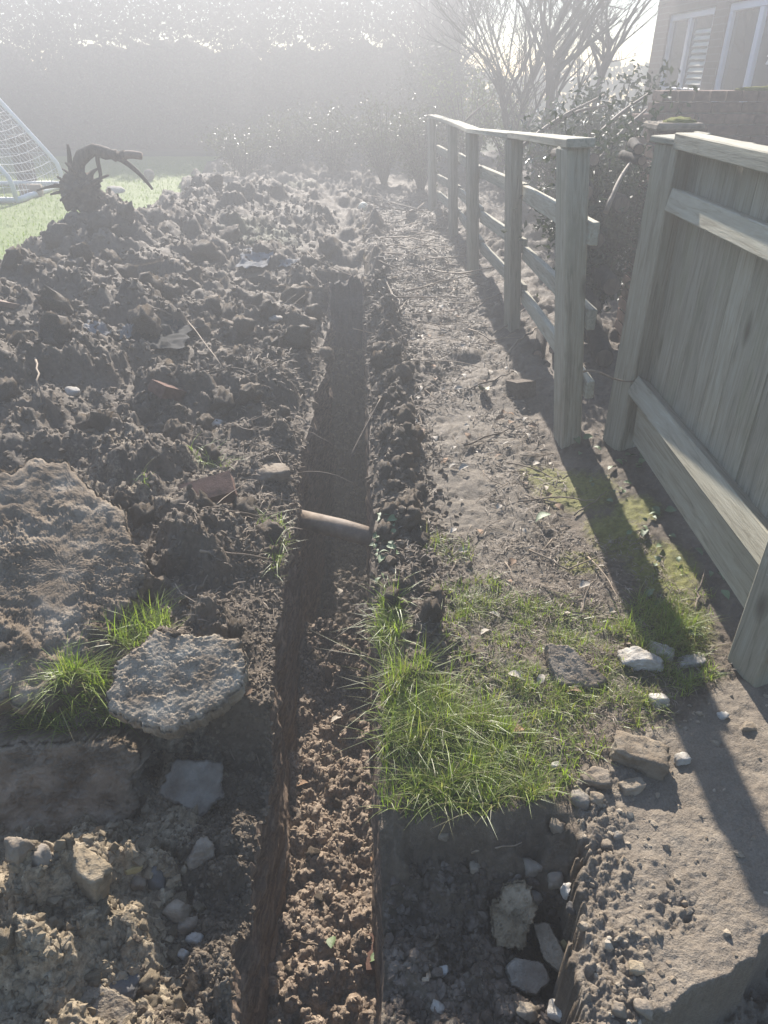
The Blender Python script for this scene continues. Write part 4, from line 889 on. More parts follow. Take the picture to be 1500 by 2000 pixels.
# ------------------------------------------------------------------ single stones, bricks, sherds
STONES = [(392, 1664, 56, 46, 'stone_brown', 'rounded tan stone below the small flat slab'),
 (176, 1700, 84, 92, 'clay', 'elongated tan lump tilted in the yellowish rubble'),
 (36, 1652, 46, 60, 'stone_brown', 'angular stone at the foot of the upright slab'),
 (76, 1668, 42, 46, 'stone_grey', 'rounded grey stone at the foot of the upright slab'),
 (347, 1768, 44, 62, 'concrete', 'pale lump of mortar above the small white stones'),
 (367, 1806, 36, 34, 'stone_brown', 'brown stone just above the small white stones'),
 (380, 1832, 34, 28, 'concrete_pale', 'small white angular stone, upper one of the pair in the rubble'),
 (358, 1860, 20, 34, 'concrete_pale', 'small white stone, lower one of the pair in the rubble'),
 (302, 1702, 38, 70, 'slate', 'dark slate shard standing in the yellowish rubble'),
 (262, 1694, 36, 18, 'yellow_stone', 'flat yellow stone in the rubble beside the slate shard'),
 (268, 1722, 34, 32, 'stone_brown', 'brown stone just below the flat yellow stone'),
 (232, 1936, 72, 22, 'slate', 'dark slate shard above the pale slab fragment'),
 (115, 1575, 14, 12, 'concrete_pale', 'white chip stuck to the upright slab face'),
 (1252, 1286, 76, 46, 'concrete_pale', 'knobbly white mortar lump in the grass near the fence post'),
 (1291, 1270, 50, 34, 'concrete_pale', 'white mortar lump behind the knobbly one near the fence post'),
 (1352, 1292, 50, 20, 'concrete_pale', 'flat white stone closest to the fence post foot'),
 (1288, 1366, 38, 30, 'concrete_pale', 'white speckled stone below the mortar lumps'),
 (1248, 1476, 100, 84, 'concrete', 'large grey concrete chunk at the edge of the path slab'),
 (1163, 1520, 60, 38, 'stone_brown', 'tan flat stone below the large concrete chunk'),
 (1131, 1560, 36, 42, 'stone_grey', 'grey stone on the corner of the pit by the grass'),
 (1234, 1538, 48, 30, 'concrete', 'broken concrete piece under the large chunk'),
 (1332, 1482, 30, 24, 'concrete_pale', 'pale stone next to the large concrete chunk'),
 (1412, 1398, 22, 12, 'concrete_pale', 'tiny white stone on the path slab in the fence shade'),
 (1462, 1420, 28, 18, 'concrete', 'grey pebble on the path slab towards the fence post'),
 (1166, 1560, 28, 26, 'concrete', 'small lump between the grey corner stone and broken concrete'),
 (1205, 1630, 22, 16, 'concrete_pale', 'pale chip, top one of the cluster on the path slab'),
 (1184, 1650, 26, 18, 'stone_brown', 'tan chip, lower one of the cluster on the path slab'),
 (1037, 1682, 38, 76, 'stone_grey', 'long grey stone standing against the pit side'),
 (1046, 1748, 38, 38, 'stone_grey', 'rounded grey stone below the long one in the pit'),
 (1110, 1738, 26, 40, 'concrete_pale', 'pale pointed stone by the broken slab side in the pit'),
 (1120, 1774, 26, 26, 'slate', 'dark stone wedged under the slab side in the pit'),
 (1084, 1716, 30, 34, 'stone_grey', 'dull grey stone in the deepest corner of the pit'),
 (1105, 1846, 26, 22, 'yellow_stone', 'small tan stone beside the long leaning stone'),
 (864, 1892, 22, 32, 'concrete_pale', 'white angular stone on the pit floor'),
 (857, 1968, 28, 16, 'concrete_pale', 'flat white stone low on the pit floor'),
 (1092, 1974, 42, 50, 'concrete_pale', 'knobbly whitish mortar lump at the foot of the slab'),
 (1030, 1978, 40, 32, 'concrete', 'pale grey lump next to the whitish mortar lump'),
 (1088, 1612, 30, 36, 'stone_brown', 'brown stone stuck in the pit side under the grass'),
 (867, 1632, 24, 22, 'stone_brown', 'dull stone stuck in the pit side below long grass'),
 (930, 1692, 28, 22, 'stone_brown', 'dull brown stone on the shaded pit side'),
 (1210, 1970, 30, 28, 'stone_brown', 'tan stone on the crumbled slab edge, first from the pit'),
 (1255, 1968, 36, 34, 'stone_brown', 'tan stone on the crumbled slab edge, second from the pit'),
 (1245, 1890, 30, 24, 'clay', 'rounded tan lump above the stones on the crumbled slab edge'),
 (985, 1474, 22, 16, 'concrete_pale', 'white stone lying in the long grass'),
 (1086, 1496, 22, 14, 'concrete_pale', 'pale stone at the grass edge near the tan flat stone'),
 (940, 1555, 40, 22, 'stone_grey', 'grey stones half hidden in the grass over the pit'),
 (520, 925, 84, 34, 'stone_brown', 'flat dusty stone on the spoil bank near the trench lip'),
 (416, 826, 36, 16, 'concrete_pale', 'pale sherd on the spoil bank above the bricks'),
 (285, 636, 22, 14, 'concrete_pale', 'white chip near the dark plastic sheet'),
 (536, 622, 28, 12, 'concrete_pale', 'pale flat stone on the spoil beyond the plastic sheet'),
 (140, 765, 30, 20, 'concrete_pale', 'small pale stone high on the crumbly spoil bank'),
 (225, 372, 34, 16, 'concrete_pale', 'white lump on the heap crest by the uprooted stump')]
def stone(px, py, w, h, mat, label, seed):
    p = ground_at(px, py+h*.30); m = depth_of(p)/FPX; rx = w*m/2; rz = max(min(h*m/2, rx*1.3), rx*.35)
    me = chunk_mesh('stone', seed, mat, 4 if w > 45 else 3, (rx*1.12, max(rx*.8, rz*.8), rz*1.05), 9, .10, .025, 1.0)
    o = obj('stone', me, None, (p.x, p.y+rx*.25, p.z+rz*.28), (random.Random(seed).uniform(-.2, .2), random.Random(seed+1).uniform(-.2, .2), random.Random(seed+2).uniform(-.5, .5))); tag(o, label, 'stone'); return o
for i, q in enumerate(STONES): stone(*q, 300+i)
def brick_at(px, py, w, rz, ry, rx, label, seed, dims=(.215, .1, .065), name='brick', mat='brick', cat='brick'):
    p = ground_at(px, py); bm = bmesh.new(); box_bm(bm, (0, 0, 0), dims, None, .004, seed); bmesh.ops.subdivide_edges(bm, edges=bm.edges[:], cuts=3, use_grid_fill=True)
    rr = random.Random(seed)
    for v in bm.verts: v.co *= 1+rr.uniform(-.025, .02)
    o = bm_obj(name, bm, mat, None, 0); o.location = p+Vector((0, .03, dims[2]*.25)); o.rotation_euler = (rx, ry, rz); tag(o, label, cat)
brick_at(405, 975, 70, .25, -.18, .5, 'muddy red brick half sunk near the grass sprigs', 1)
brick_at(328, 778, 40, 1.2, .5, .3, 'dull brick end poking out of the spoil heap', 2, (.2, .1, .06))
brick_at(12, 600, 30, 1.3, .4, .2, 'pale broken timber offcut on the spoil heap', 3, (.30, .07, .03), 'timber_offcut', 'cut_wood', 'timber')
brick_at(1016, 778, 30, .3, 0, 1.3, 'rotten brown log stub standing on the littered path', 4, (.11, .10, .16), 'log_stub', 'root', 'log')
brick_at(735, 2400 if False else 1890, 20, .1, 0, .1, 'rusty brown broken brick on the trench floor', 5, (.075, .10, .05))

# ------------------------------------------------------------------ soil clods, crumbs
RS = np.random.default_rng(21)
def rot_mats(n, r):
    q = r.normal(size=(n, 4)); q /= np.linalg.norm(q, axis=1)[:, None]; w, x, y, z = q.T
    return np.stack([np.stack([1-2*(y*y+z*z), 2*(x*y-z*w), 2*(x*z+y*w)], -1), np.stack([2*(x*y+z*w), 1-2*(x*x+z*z), 2*(y*z-x*w)], -1), np.stack([2*(x*z-y*w), 2*(y*z+x*w), 1-2*(x*x+y*y)], -1)], 1)
def crumbs(name, P, size, mat, label, cat, seed, sub=1):
    r = np.random.default_rng(seed); Vs, Fs, o = [], [], 0; K = 8
    for k in range(K):
        idx = np.arange(k, len(P), K)
        if not len(idx): continue
        D, F = ico(sub); B = D*(1+.65*noise3(D, 1.5, seed+k)+.35*noise3(D, 4, seed+k+50))[:, None]*np.array((1, .8, .72))
        Rm = rot_mats(len(idx), r); V = np.einsum('nij,vj->nvi', Rm, B)*size[idx][:, None, None]+P[idx][:, None, :]
        Fs.append((F[None]+(np.arange(len(idx))*len(D))[:, None, None]+o).reshape(-1, 3)); Vs.append(V.reshape(-1, 3)); o += len(idx)*len(D)
    ob = obj(name, np_mesh(name, np.concatenate(Vs), np.concatenate(Fs), mat, sub > 1)); tag(ob, label, cat, kind='stuff'); return ob
def pts(n, xf, y0, y1, side, sink=.2, power=1.0, keep=None):
    y = y0+(y1-y0)*RS.random(n)**power; x = xf(y, RS.random(n))
    if keep is not None: k = keep(x, y); x, y = x[k], y[k]
    return np.stack([x, y, H(x, y, side)], -1)
left_x = lambda y, u: x_left(y)-.01-u*(.5+.5*y)
P = pts(7000, left_x, 1.4, 4.2, -1, power=1.4, keep=lambda x, y: lawn_mask(x, y) < .3); crumbs('loose_soil', P, RS.uniform(.004, .013, len(P))*(.6+P[:, 1]*.28), 'soil', 'dark crumbs of loose topsoil over the spoil bank', 'soil', 61)
P = pts(6500, left_x, 4.0, 9.6, -1, power=1.2, keep=lambda x, y: lawn_mask(x, y) < .6); crumbs('heap_soil', P, RS.uniform(.008, .030, len(P)), 'soil', 'lumpy dark soil covering the far spoil heap', 'soil', 62)
P = pts(7500, left_x, .5, 1.42, -1, keep=lambda x, y: (pit_left(x, y) > .4)); d = x_left(P[:, 1])-P[:, 0]
a = d > .12+.1*RS.random(len(P)); crumbs('rubble', P[a], RS.uniform(.0022, .0085, a.sum())*RS.choice([1, 1, 1, 2.2], a.sum()), 'clay', 'yellowish rubble and crumbs below the upright slab', 'rubble', 63)
crumbs('dark_crumbs', P[~a], RS.uniform(.003, .011, (~a).sum()), 'soil', 'dark soil crumbs along the trench lip below the slabs', 'soil', 64)
P = pts(1900, lambda y, u: x_left(y)+.005-.16*u**1.5, .6, 3.4, -1); crumbs('lip_crumbs', P, RS.uniform(.003, .011, len(P))*(.7+.2*P[:, 1]), 'soil', 'crumbling dark soil along the lip of the spoil side of the trench', 'soil', 69)
P = pts(900, lambda y, u: x_left(y)+.03+u*.26, 2.8, 5.4, 0); crumbs('fallen_soil', P, RS.uniform(.006, .028, len(P)), 'soil', 'fallen dark soil in the deep far end of the trench', 'soil', 70)
P = pts(2600, lambda y, u: x_right(y)+.005+.27*np.abs(u+RS.normal(0, .2, len(u))), 1.35, 6.0, 1, power=1.3); crumbs('ridge_soil', P, RS.uniform(.005, .02, len(P))*(.6+P[:, 1]*.2), 'soil', 'ridge of crumbly dark soil beside the trench lip', 'soil', 65)
P = pts(3600, lambda y, u: x_left(y)+.02+u*.295, .55, 2.7, 0, power=.8); crumbs('trench_crumbs', P, RS.uniform(.003, .012, len(P)), 'trench_crumb', 'reddish earth crumbs on the trench floor', 'soil', 66)
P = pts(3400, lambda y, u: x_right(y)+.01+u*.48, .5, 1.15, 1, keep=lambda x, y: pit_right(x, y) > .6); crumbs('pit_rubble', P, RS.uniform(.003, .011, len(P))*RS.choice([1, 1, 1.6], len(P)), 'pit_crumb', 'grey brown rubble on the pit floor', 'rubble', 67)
P = pts(1500, lambda y, u: .42+u*.9, .6, 1.75, 1, keep=lambda x, y: (pit_right(x, y) < .1) & ((slab_mask(x, y) > .3) & (RS.random(len(x)) < np.clip(1.15-2.2*np.abs(x-pit_right_edge(y)-.06)/.5, .12, 1)) | (np.abs(slab_mask(x, y)-.5) < .49))); crumbs('grit', P, RS.uniform(.002, .008, len(P))*RS.choice([1, 1, 1.8], len(P)), 'concrete', 'pale grit and chips over the broken path slab', 'grit', 68)
CLODS = [chunk_mesh('soil_clod', 500+i, 'soil', 3, (1, .85, .7), 8, .34, .045, 1.0) for i in range(7)]
CLAYS = [chunk_mesh('clay_clod', 520+i, 'clay', 3, (1, .85, .7), 8, .30, .045, 1.0) for i in range(5)]
MARKS = [(2, at_z(1016, 778), 'by the log stub'), (2, at_z(1110, 870), 'by the low fence corner post'), (2, at_z(900, 960), 'halfway up the path'), (2, at_z(1120, 960), 'by the moss'), (2, at_z(950, 1190), 'by the thin grass'), (2, at_z(1005, 640), 'by the second fence post'), (2, at_z(850, 590), 'by the level stick'), (2, at_z(930, 520), 'by the third fence post'), (2, at_z(880, 450), 'by the last fence posts'), (2, at_z(780, 700), 'by the far soil ridge'),
         (-1, at_z(140, 1100, .2), 'by the big tilted slab'), (-1, at_z(305, 655, .2), 'by the black plastic'), (-1, at_z(405, 975), 'by the muddy brick'), (-1, at_z(340, 1320), 'by the broken grey slab'), (-1, at_z(525, 1060), 'by the weed tufts'), (-1, at_z(500, 512), 'by the pale plastic'),
         (-1, at_y(165, 390, 6.9), 'by the uprooted stump'), (-1, at_z(60, 1660, -.2), 'close to the slab foot'), (-1, at_z(200, 1950, -.1), 'by the pale slab fragment'), (-1, at_z(392, 1664, -.2), 'by the rounded tan stone'), (1, at_z(760, 1225), 'by the narrow grass tuft'), (1, at_z(800, 1000), 'beside the pipe'), (1, at_z(790, 880), 'beyond the pipe'),
         (0, Vector((-.2, 2.5, 0)), 'near the deeper part'), (0, Vector((-.15, 1.6, 0)), 'halfway along'), (0, Vector((-.15, .85, 0)), 'near the orange leaf')]
def near(p, side):
    c = [(math.hypot(p[0]-m[1].x, p[1]-m[1].y), m[2]) for m in MARKS if m[0] == side]; return ' '+min(c)[1]
def clod_set(n, meshes, name, fx, y0, y1, s0, s1, label, group, side, keep=None, power=1.3):
    P = pts(n, fx, y0, y1, side, power=power, keep=keep)
    for i, p in enumerate(P):
        u = RS.random(); s = (s0+(s1-s0)*u)*(.7+.25*p[1]); lab = ('big ' if u > .75 else 'small ' if u < .3 else 'middling ')+label+near(p, side)
        o = obj(name, meshes[i % len(meshes)], None, (p[0], p[1], p[2]+s*.2), tuple(RS.uniform(-3, 3, 3)), (s, s*RS.uniform(.8, 1.2), s*RS.uniform(.8, 1.1))); tag(o, lab, 'clod', group)
clod_set(95, CLODS, 'soil_clod', left_x, 1.5, 5.2, .028, .062, 'dark lump of soil on the spoil', 'lumps of soil on the spoil bank', -1, lambda x, y: (lawn_mask(x, y) < .2))
clod_set(45, CLODS, 'soil_clod', left_x, 5.0, 9.3, .035, .06, 'dark lump of soil on the far heap', 'lumps of soil on the far heap', -1, lambda x, y: (lawn_mask(x, y) < .3))
clod_set(46, CLODS, 'soil_clod', lambda y, u: x_right(y)+.05+.17*u, 1.5, 4.4, .022, .045, 'dark clod in the trench lip ridge', 'clods in the ridge beside the path', 1)
clod_set(60, CLAYS, 'clay_clod', left_x, .55, 1.22, .014, .034, 'tan clod in the rubble', 'tan clods in the rubble', -1, lambda x, y: (x < x_left(y)-.1) & (pit_left(x, y) > .7), 1.0)
clod_set(22, CLODS, 'soil_clod', lambda y, u: x_left(y)+.03+u*.27, .7, 2.6, .012, .026, 'brown clod on the trench floor', 'clods on the trench floor', 0, None, 1.0)

# ------------------------------------------------------------------ twigs, sticks, leaves
def twig_px(pp, r, label, lift=.012, mat='twig', name='twig', dz=None):
    P = [ground_at(*q) for q in pp]
    if dz is None: P = [p+Vector((0, 0, lift+r)) for p in P]
    else: P = [p+Vector((0, 0, d)) for p, d in zip(P, dz)]
    c = P[0].copy(); Q = []
    for i in range(len(P)-1):
        for k in range(4): Q.append(P[i].lerp(P[i+1], k/4)-c)
    Q.append(P[-1]-c); rr = random.Random(int(pp[0][0])); Q = [q+Vector((rr.uniform(-1, 1), rr.uniform(-1, 1), rr.uniform(-1, 1)))*r*1.1 for q in Q]
    n = len(Q); o = tube_obj(name, Q, [r*(1-.55*i/n) for i in range(n)], mat, None, 5); o.location = c; tag(o, label, 'twig'); return o
twig_px([(426, 1006), (500, 1018), (582, 1030)], .0045, 'pale straight twig lying across the spoil bank to the trench lip', .02)
twig_px([(396, 1089), (455, 1093), (524, 1103)], .0055, 'short pale stick below the straight twig on the spoil bank', .02)
twig_px([(990, 700), (1020, 672), (1048, 650)], .010, 'pale split stick on the littered path by the low fence', .03)
twig_px([(905, 770), (950, 755), (1000, 735)], .007, 'thin pale stick on the path in front of the log stub', .02)
twig_px([(960, 668), (1000, 635), (1040, 600)], .008, 'long pale stick leaning across the littered path', .03)
twig_px([(760, 592), (850, 588), (930, 590)], .007, 'straight pale stick lying level across the far path', .03)
twig_px([(790, 582), (860, 562), (935, 548)], .009, 'slanting pale stick on the far path', .04)
twig_px([(1030, 1080), (1110, 1118), (1185, 1085)], .004, 'dark curved twig on the mossy ground by the fence', .01)
twig_px([(1010, 985), (1090, 975), (1160, 985)], .005, 'dark straight twig on mossy ground below the low fence post', .01)
twig_px([(905, 875), (960, 855), (1020, 835)], .006, 'brown twig lying across the trodden path', .01)
twig_px([(1120, 1010), (1160, 985), (1185, 965)], .004, 'pale twig on moss beside the post shadow', .01)
twig_px([(1138, 1200), (1143, 1180), (1150, 1165)], .005, 'short upright pale stick in the thin grass', .0, dz=(0, .03, .07))
twig_px([(1222, 1275), (1222, 1270), (1223, 1265)], .008, 'dark stub of wood beside the knobbly mortar lump', dz=(0, .03, .055))
twig_px([(1355, 1190), (1362, 1165), (1368, 1140)], .006, 'grey stick leaning in the shade of the panel fence', dz=(0, .02, .06))
twig_px([(920, 1668), (970, 1658), (1018, 1650)], .003, 'pale straw on the shaded pit side', .004)
twig_px([(840, 1852), (850, 1838), (858, 1822)], .005, 'pale splinter of wood on the pit floor', .004)
twig_px([(560, 1842), (615, 1846), (665, 1862)], .0035, 'curved thin root on the trench floor by the green leaf', .008)
twig_px([(830, 1920), (835, 1905), (838, 1890)], .006, 'dark split stick on the pit floor by the trench', .004)
twig_px([(300, 610), (370, 640), (440, 735)], .006, 'long wiry root trailing down the spoil heap', .03)
twig_px([(80, 740), (80, 765), (82, 790)], .006, 'thin stick poking up from the crumbly spoil bank', dz=(.10, .05, 0))
def free_twig(P, r, label, mat='twig', name='twig', sides=5):
    P = [Vector(p) for p in P]; c = P[0].copy(); n = len(P); o = tube_obj(name, [p-c for p in P], [r*(1-.5*i/n) for i in range(n)], mat, None, sides); o.location = c; tag(o, label, 'twig'); return o
free_twig(bez(at_y(1140, 726, 3.12), at_y(1170, 712, 3.05), at_y(1190, 752, 3.03), at_y(1242, 744, 3.06), 12), .006, 'pale wavy bramble stem caught between low fence post and panel fence post')
free_twig(bez((-.41, 2.98, -.02), (-.30, 2.9, .05), (-.2, 2.85, .05), (-.12, 2.85, -.02), 8), .004, 'thin root arching over the buried pipe')
free_twig(bez((-.17, 3.2, -.05), (-.12, 3.3, .02), (-.06, 3.45, .08), (-.02, 3.55, .12), 8), .005, 'pale stick standing across the trench beyond the pipe')
TW = []
for k in range(8):
    rr = random.Random(900+k); p = Vector((0, 0, 0)); d = Vector((1, 0, 0)); Q = [p.copy()]
    for i in range(7):
        d = (d+Vector((0, rr.gauss(0, .22), rr.gauss(0, .10)))).normalized(); p = p+d/7; Q.append(p.copy())
    b = Build(); b.tube(Q, [.012*(1-.07*i) for i in range(8)], 4); 
    if k % 2: b.tube([Q[3], Q[3]+Vector((.12, .1, .03)), Q[3]+Vector((.26, .16, .05))], [.007, .006, .004], 4)
    TW.append(b.mesh('twig', 'twig'))
def twig_set(n, fx, y0, y1, l0, l1, label, group, side, power=1.2, keep=None):
    P = pts(n, fx, y0, y1, side, power=power, keep=keep)
    for i, p in enumerate(P):
        L = RS.uniform(l0, l1)*(.75+.14*p[1]); o = obj('twig', TW[i % 8], None, (p[0], p[1], p[2]+.008+.010*RS.random()), (RS.uniform(-.2, .2), RS.uniform(-.12, .12), RS.uniform(0, 6.28)), (L, L, L*.8)); tag(o, ('forked ' if i % 2 else 'straight ')+label+near(p, -1 if side < 0 else 2), 'twig', group)
path_x = lambda y, u: x_right(y)+.22+u*(.66-.0*y)
twig_set(120, path_x, 2.2, 6.6, .10, .34, 'dry twig on the bare path', 'twigs littering the path', 1)
twig_set(60, lambda y, u: x_right(y)+.1+u*.75, 5.0, 9.5, .25, .55, 'dead stick on the far path', 'sticks at the far end of the path', 1)
twig_set(44, lambda y, u: x_left(y)-.03-u*.55, 1.9, 5.5, .08, .28, 'thin twig on the spoil bank', 'twigs on the spoil bank', -1)
def straw(n, fx, y0, y1, label, seed, side, l0, l1, power=1.2, mat='pale_leaf', keep=None, w=.0035):
    P = pts(n, fx, y0, y1, side, power=power, keep=keep); r = np.random.default_rng(seed); n = len(P); az = r.uniform(0, 6.28, n); L = r.uniform(l0, l1, n)*(.6+.2*P[:, 1]); tl = r.normal(.05, .22, n)
    d = np.stack([np.cos(az)*np.cos(tl), np.sin(az)*np.cos(tl), np.sin(tl)], -1)*L[:, None]; s = np.stack([-np.sin(az), np.cos(az), r.normal(0, .5, n)], -1)*(w*(.5+.3*P[:, 1]))[:, None]; P = P+np.array((0, 0, .005)); md = P+d*.5+np.array((0, 0, 1.))*(L*.1)[:, None]
    V = np.stack([P-s, P+s, md-s, md+s, P+d-s*.4, P+d+s*.4], 1); b = np.arange(n)[:, None]*6
    F = np.concatenate([np.concatenate([b, b+1, b+3, b+2], 1), np.concatenate([b+2, b+3, b+5, b+4], 1)], 0)
    tag(obj('litter', np_mesh('litter', V.reshape(-1, 3), F, mat, False)), label, 'litter', kind='stuff')
straw(11000, path_x, 1.9, 7.5, 'dry straw and stalk litter on the bare path', 71, 1, .008, .055, mat='straw', w=.0015, keep=lambda x, y: fbm(x*4, y*4, 3, 131) > RS.normal(.05, .2, len(x)))
straw(5200, lambda y, u: x_right(y)+.10+u*1.0, 1.25, 2.4, 'dead stalks mixed into the thin grass', 72, 1, .012, .04, 1.0, mat='straw', w=.0012, keep=lambda x, y: (pit_right(x, y) < .1) & (slab_mask(x, y) < .1))
straw(2600, lambda y, u: x_right(y)-.2+u*1.3, 5.5, 11, 'leaf litter and stalks at the far end of the path', 73, 1, .02, .07, 1.0, 'straw', w=.0018, keep= lambda x, y: x > x_right(y)+.02)
straw(1100, lambda y, u: x_left(y)-.01-u*.35, 1.4, 4.5, 'fine root fibres along the trench lip', 74, -1, .02, .06, 1.0, 'twig', w=.0018)
def leaf_mesh(name, mat, k):
    rr = random.Random(k); out = []; n = 7; V = []; F = []
    for i in range(n+1):
        t = i/n; w = .30*math.sin(math.pi*t**.8)*(1+rr.uniform(-.12, .12)); z = .12*math.sin(t*3)+.05*rr.random()
        V += [(t-.5, -w, z+w*.5), (t-.5, 0, z), (t-.5, w, z+w*.45)]
    for i in range(n): a = i*3; F += [(a, a+1, a+4, a+3), (a+1, a+2, a+5, a+4)]
    me = bpy.data.meshes.new(name); me.from_pydata(V, [], F); me.materials.append(M[mat]); me.polygons.foreach_set("use_smooth", [True]*len(F)); me.update(); return me
LF = {m: [leaf_mesh('leaf', m, k) for k in range(4)] for m in ('dry_leaf', 'pale_leaf', 'green_leaf')}
def leaf_px(px, py, w, mat, label, rot=None):
    p = ground_at(px, py); s = w*depth_of(p)/FPX; o = obj('leaf', LF[mat][int(px) % 4], None, p+Vector((0, 0, .012+s*.12)), rot or (RS.uniform(-.5, .2), RS.uniform(-.4, .4), RS.uniform(0, 6)), (s, s, s)); tag(o, label, 'leaf')
for q in [(728, 1696, 36, 'dry_leaf', 'orange brown beech leaf on the trench floor by the wall'), (736, 1880, 32, 'green_leaf', 'bright green leaf against the trench wall'), (650, 1848, 32, 'green_leaf', 'dull green leaf by the thin root on the trench floor'),
          (645, 1322, 34, 'dry_leaf', 'orange dry leaf on the trench floor nearest the deeper part'), (658, 1415, 24, 'pale_leaf', 'pale dry leaf in the middle of the trench floor'), (592, 1540, 28, 'dry_leaf', 'brown leaf on the trench floor by the wall foot'),
          (662, 1162, 20, 'pale_leaf', 'pale leaf lying in the deep part of the trench'), (484, 1360, 26, 'dry_leaf', 'pinkish dry leaf beside the broken grey slab'), (1120, 1362, 32, 'dry_leaf', 'red brown leaf below the wedge stone'), (1060, 1022, 36, 'green_leaf', 'green fallen leaf on the mossy ground'),
          (1055, 1335, 26, 'pale_leaf', 'pale leaf left of the wedge stone'), (1010, 1435, 30, 'dry_leaf', 'brown leaf in the flattened grass'), (950, 1245, 28, 'pale_leaf', 'pale curled leaf in the grass by the clods'), (1005, 1330, 30, 'pale_leaf', 'grey leaf among flattened grass'), (905, 922, 24, 'pale_leaf', 'pale leaf on the trodden path'), (945, 772, 36, 'green_leaf', 'grey green leaf on the littered path'), (825, 1475, 26, 'dry_leaf', 'dark brown leaf caught in the long grass')]: leaf_px(*q)
def leaf_set(n, mat, label, group, fx, y0, y1, keep=None, side=1):
    for i, p in enumerate(pts(n, fx, y0, y1, side, keep=keep)):
        s = RS.uniform(.022, .05)*(.8+.12*p[1]); o = obj('leaf', LF[mat][i % 4], None, (p[0], p[1], p[2]+.012), (RS.uniform(-.5, .5), RS.uniform(-.4, .4), RS.uniform(0, 6)), (s, s, s)); tag(o, label+(near(p, 2) if mat != 'green_leaf' else ''), 'leaf', group)
leaf_set(60, 'pale_leaf', 'bleached fallen leaf on the bare path', 'bleached leaves on the path', path_x, 1.9, 6.5)
leaf_set(40, 'dry_leaf', 'brown fallen leaf on the bare path', 'brown leaves on the path', path_x, 1.9, 6.5)
leaf_set(46, 'green_leaf', 'small ivy leaf in the shade under the panel fence', 'ivy leaves under the fence', lambda y, u: .92+u*.3, 1.75, 3.2)
leaf_set(34, 'green_leaf', 'small green weed leaf on the trench lip by the clods', 'weed leaves on the trench lip', lambda y, u: x_right(y)+.01+u*.09, 2.05, 2.55)

# ------------------------------------------------------------------ pipe, football goal, uprooted stump, plastic, ball, logs
pp = [Vector((float(x_left(2.95))-.04, 2.93, -.235)), Vector((-.2, 2.84, -.240)), Vector((.03, 2.73, -.25))]
po = tube_obj('pipe', [p-pp[0] for p in pp], [.047]*3, 'pipe', None, 20); po.location = pp[0]; tag(po, 'pale earthenware pipe crossing the trench', 'pipe')
def goal():
    root = empty('football_goal', (-5.25, 11.6, 0)); tag(root, 'white tubular football goal with net standing on the lawn', 'goal')
    o = Vector((-5.25, 11.6, 0)); r = .038
    ya, yb, xb, xf = 11.0, 12.75, -5.22, -6.75
    def prof(y): return [Vector((xb, y, r)), Vector((xb-.01, y, .22)), Vector((xb-.04, y, .34)), Vector((xb-.14, y, .48)), Vector((xb-.9, y, 1.45)), Vector((xb-1.15, y, 1.76)), Vector((xf, y, 1.85))]
    for y in (ya, yb):
        tube_obj('back_support', [p-o for p in prof(y)], r*.9, 'white_paint', root, 10)
        tube_obj('post', [Vector((xf, y, 0))-o, Vector((xf, y, 1.87))-o], r*1.15, 'white_paint', root, 10)
        tube_obj('side_bar', [Vector((xb, y, r))-o, Vector((xf, y, r))-o], r, 'white_paint', root, 10)
    tube_obj('ground_bar', [Vector((xb+.02, ya-.02, r))-o, Vector((xb+.02, yb, r))-o], r*1.15, 'white_paint', root, 10)
    tube_obj('crossbar', [Vector((xf, ya, 1.86))-o, Vector((xf, yb, 1.86))-o], r*1.15, 'white_paint', root, 10)
    N = Build(); P0, P1 = prof(ya), prof(yb)
    def along(P, t):
        ls = [(P[i+1]-P[i]).length for i in range(len(P)-1)]; d = t*sum(ls)
        for i, l in enumerate(ls):
            if d <= l or i == len(ls)-1: return P[i].lerp(P[i+1], min(d/l, 1))
            d -= l
    for k in range(1, 20):
        t = k/20; a, b = along(P0, t), along(P1, t); m = a.lerp(b, .5)-Vector((.03, 0, .07)); N.tube([a-o, a.lerp(b, .25)-Vector((.02, 0, .05))-o, m-o, a.lerp(b, .75)-Vector((.02, 0, .05))-o, b-o], [.0045]*5, 3, False)
    for k in range(1, 15):
        t = k/15; N.tube([along(P0, q).lerp(along(P1, q), t)-Vector((.02, 0, .06*math.sin(math.pi*t)))-o for q in np.linspace(0, 1, 11)], [.0045]*11, 3, False)
    for P in (P0, P1):
        for k in range(1, 15):
            a = along(P, k/15); N.tube([a-o, Vector((xf, a.y, a.z))-Vector((0, 0, .05))-o], [.0045]*2, 3, False)
        for k in range(1, 10):
            x = xb+(xf-xb)*k/10; zt = np.interp(-x, [-p.x for p in P], [p.z for p in P]); N.tube([Vector((x, P[0].y, .05))-o, Vector((x, P[0].y, float(zt)))-o], [.0045]*2, 3, False)
    obj('net', N.mesh('net', 'net'), root)["kind"] = 'stuff'
    lg = tube_obj('log', [Vector((0, 0, 0)), Vector((.12, .03, 0)), Vector((.30, .06, .0))], [.085, .09, .085], 'twig', None, 12); lg.location = (-5.42, 11.6, .085); tag(lg, 'pale short log lying under the goal net', 'log')
    bx = box_obj('timber_post', (-5.95, 13.1, .34), (.30, .22, .72), 'bark', None, (0, .03, .4), .01); tag(bx, 'dark square timber stump behind the goal net', 'post')
goal()
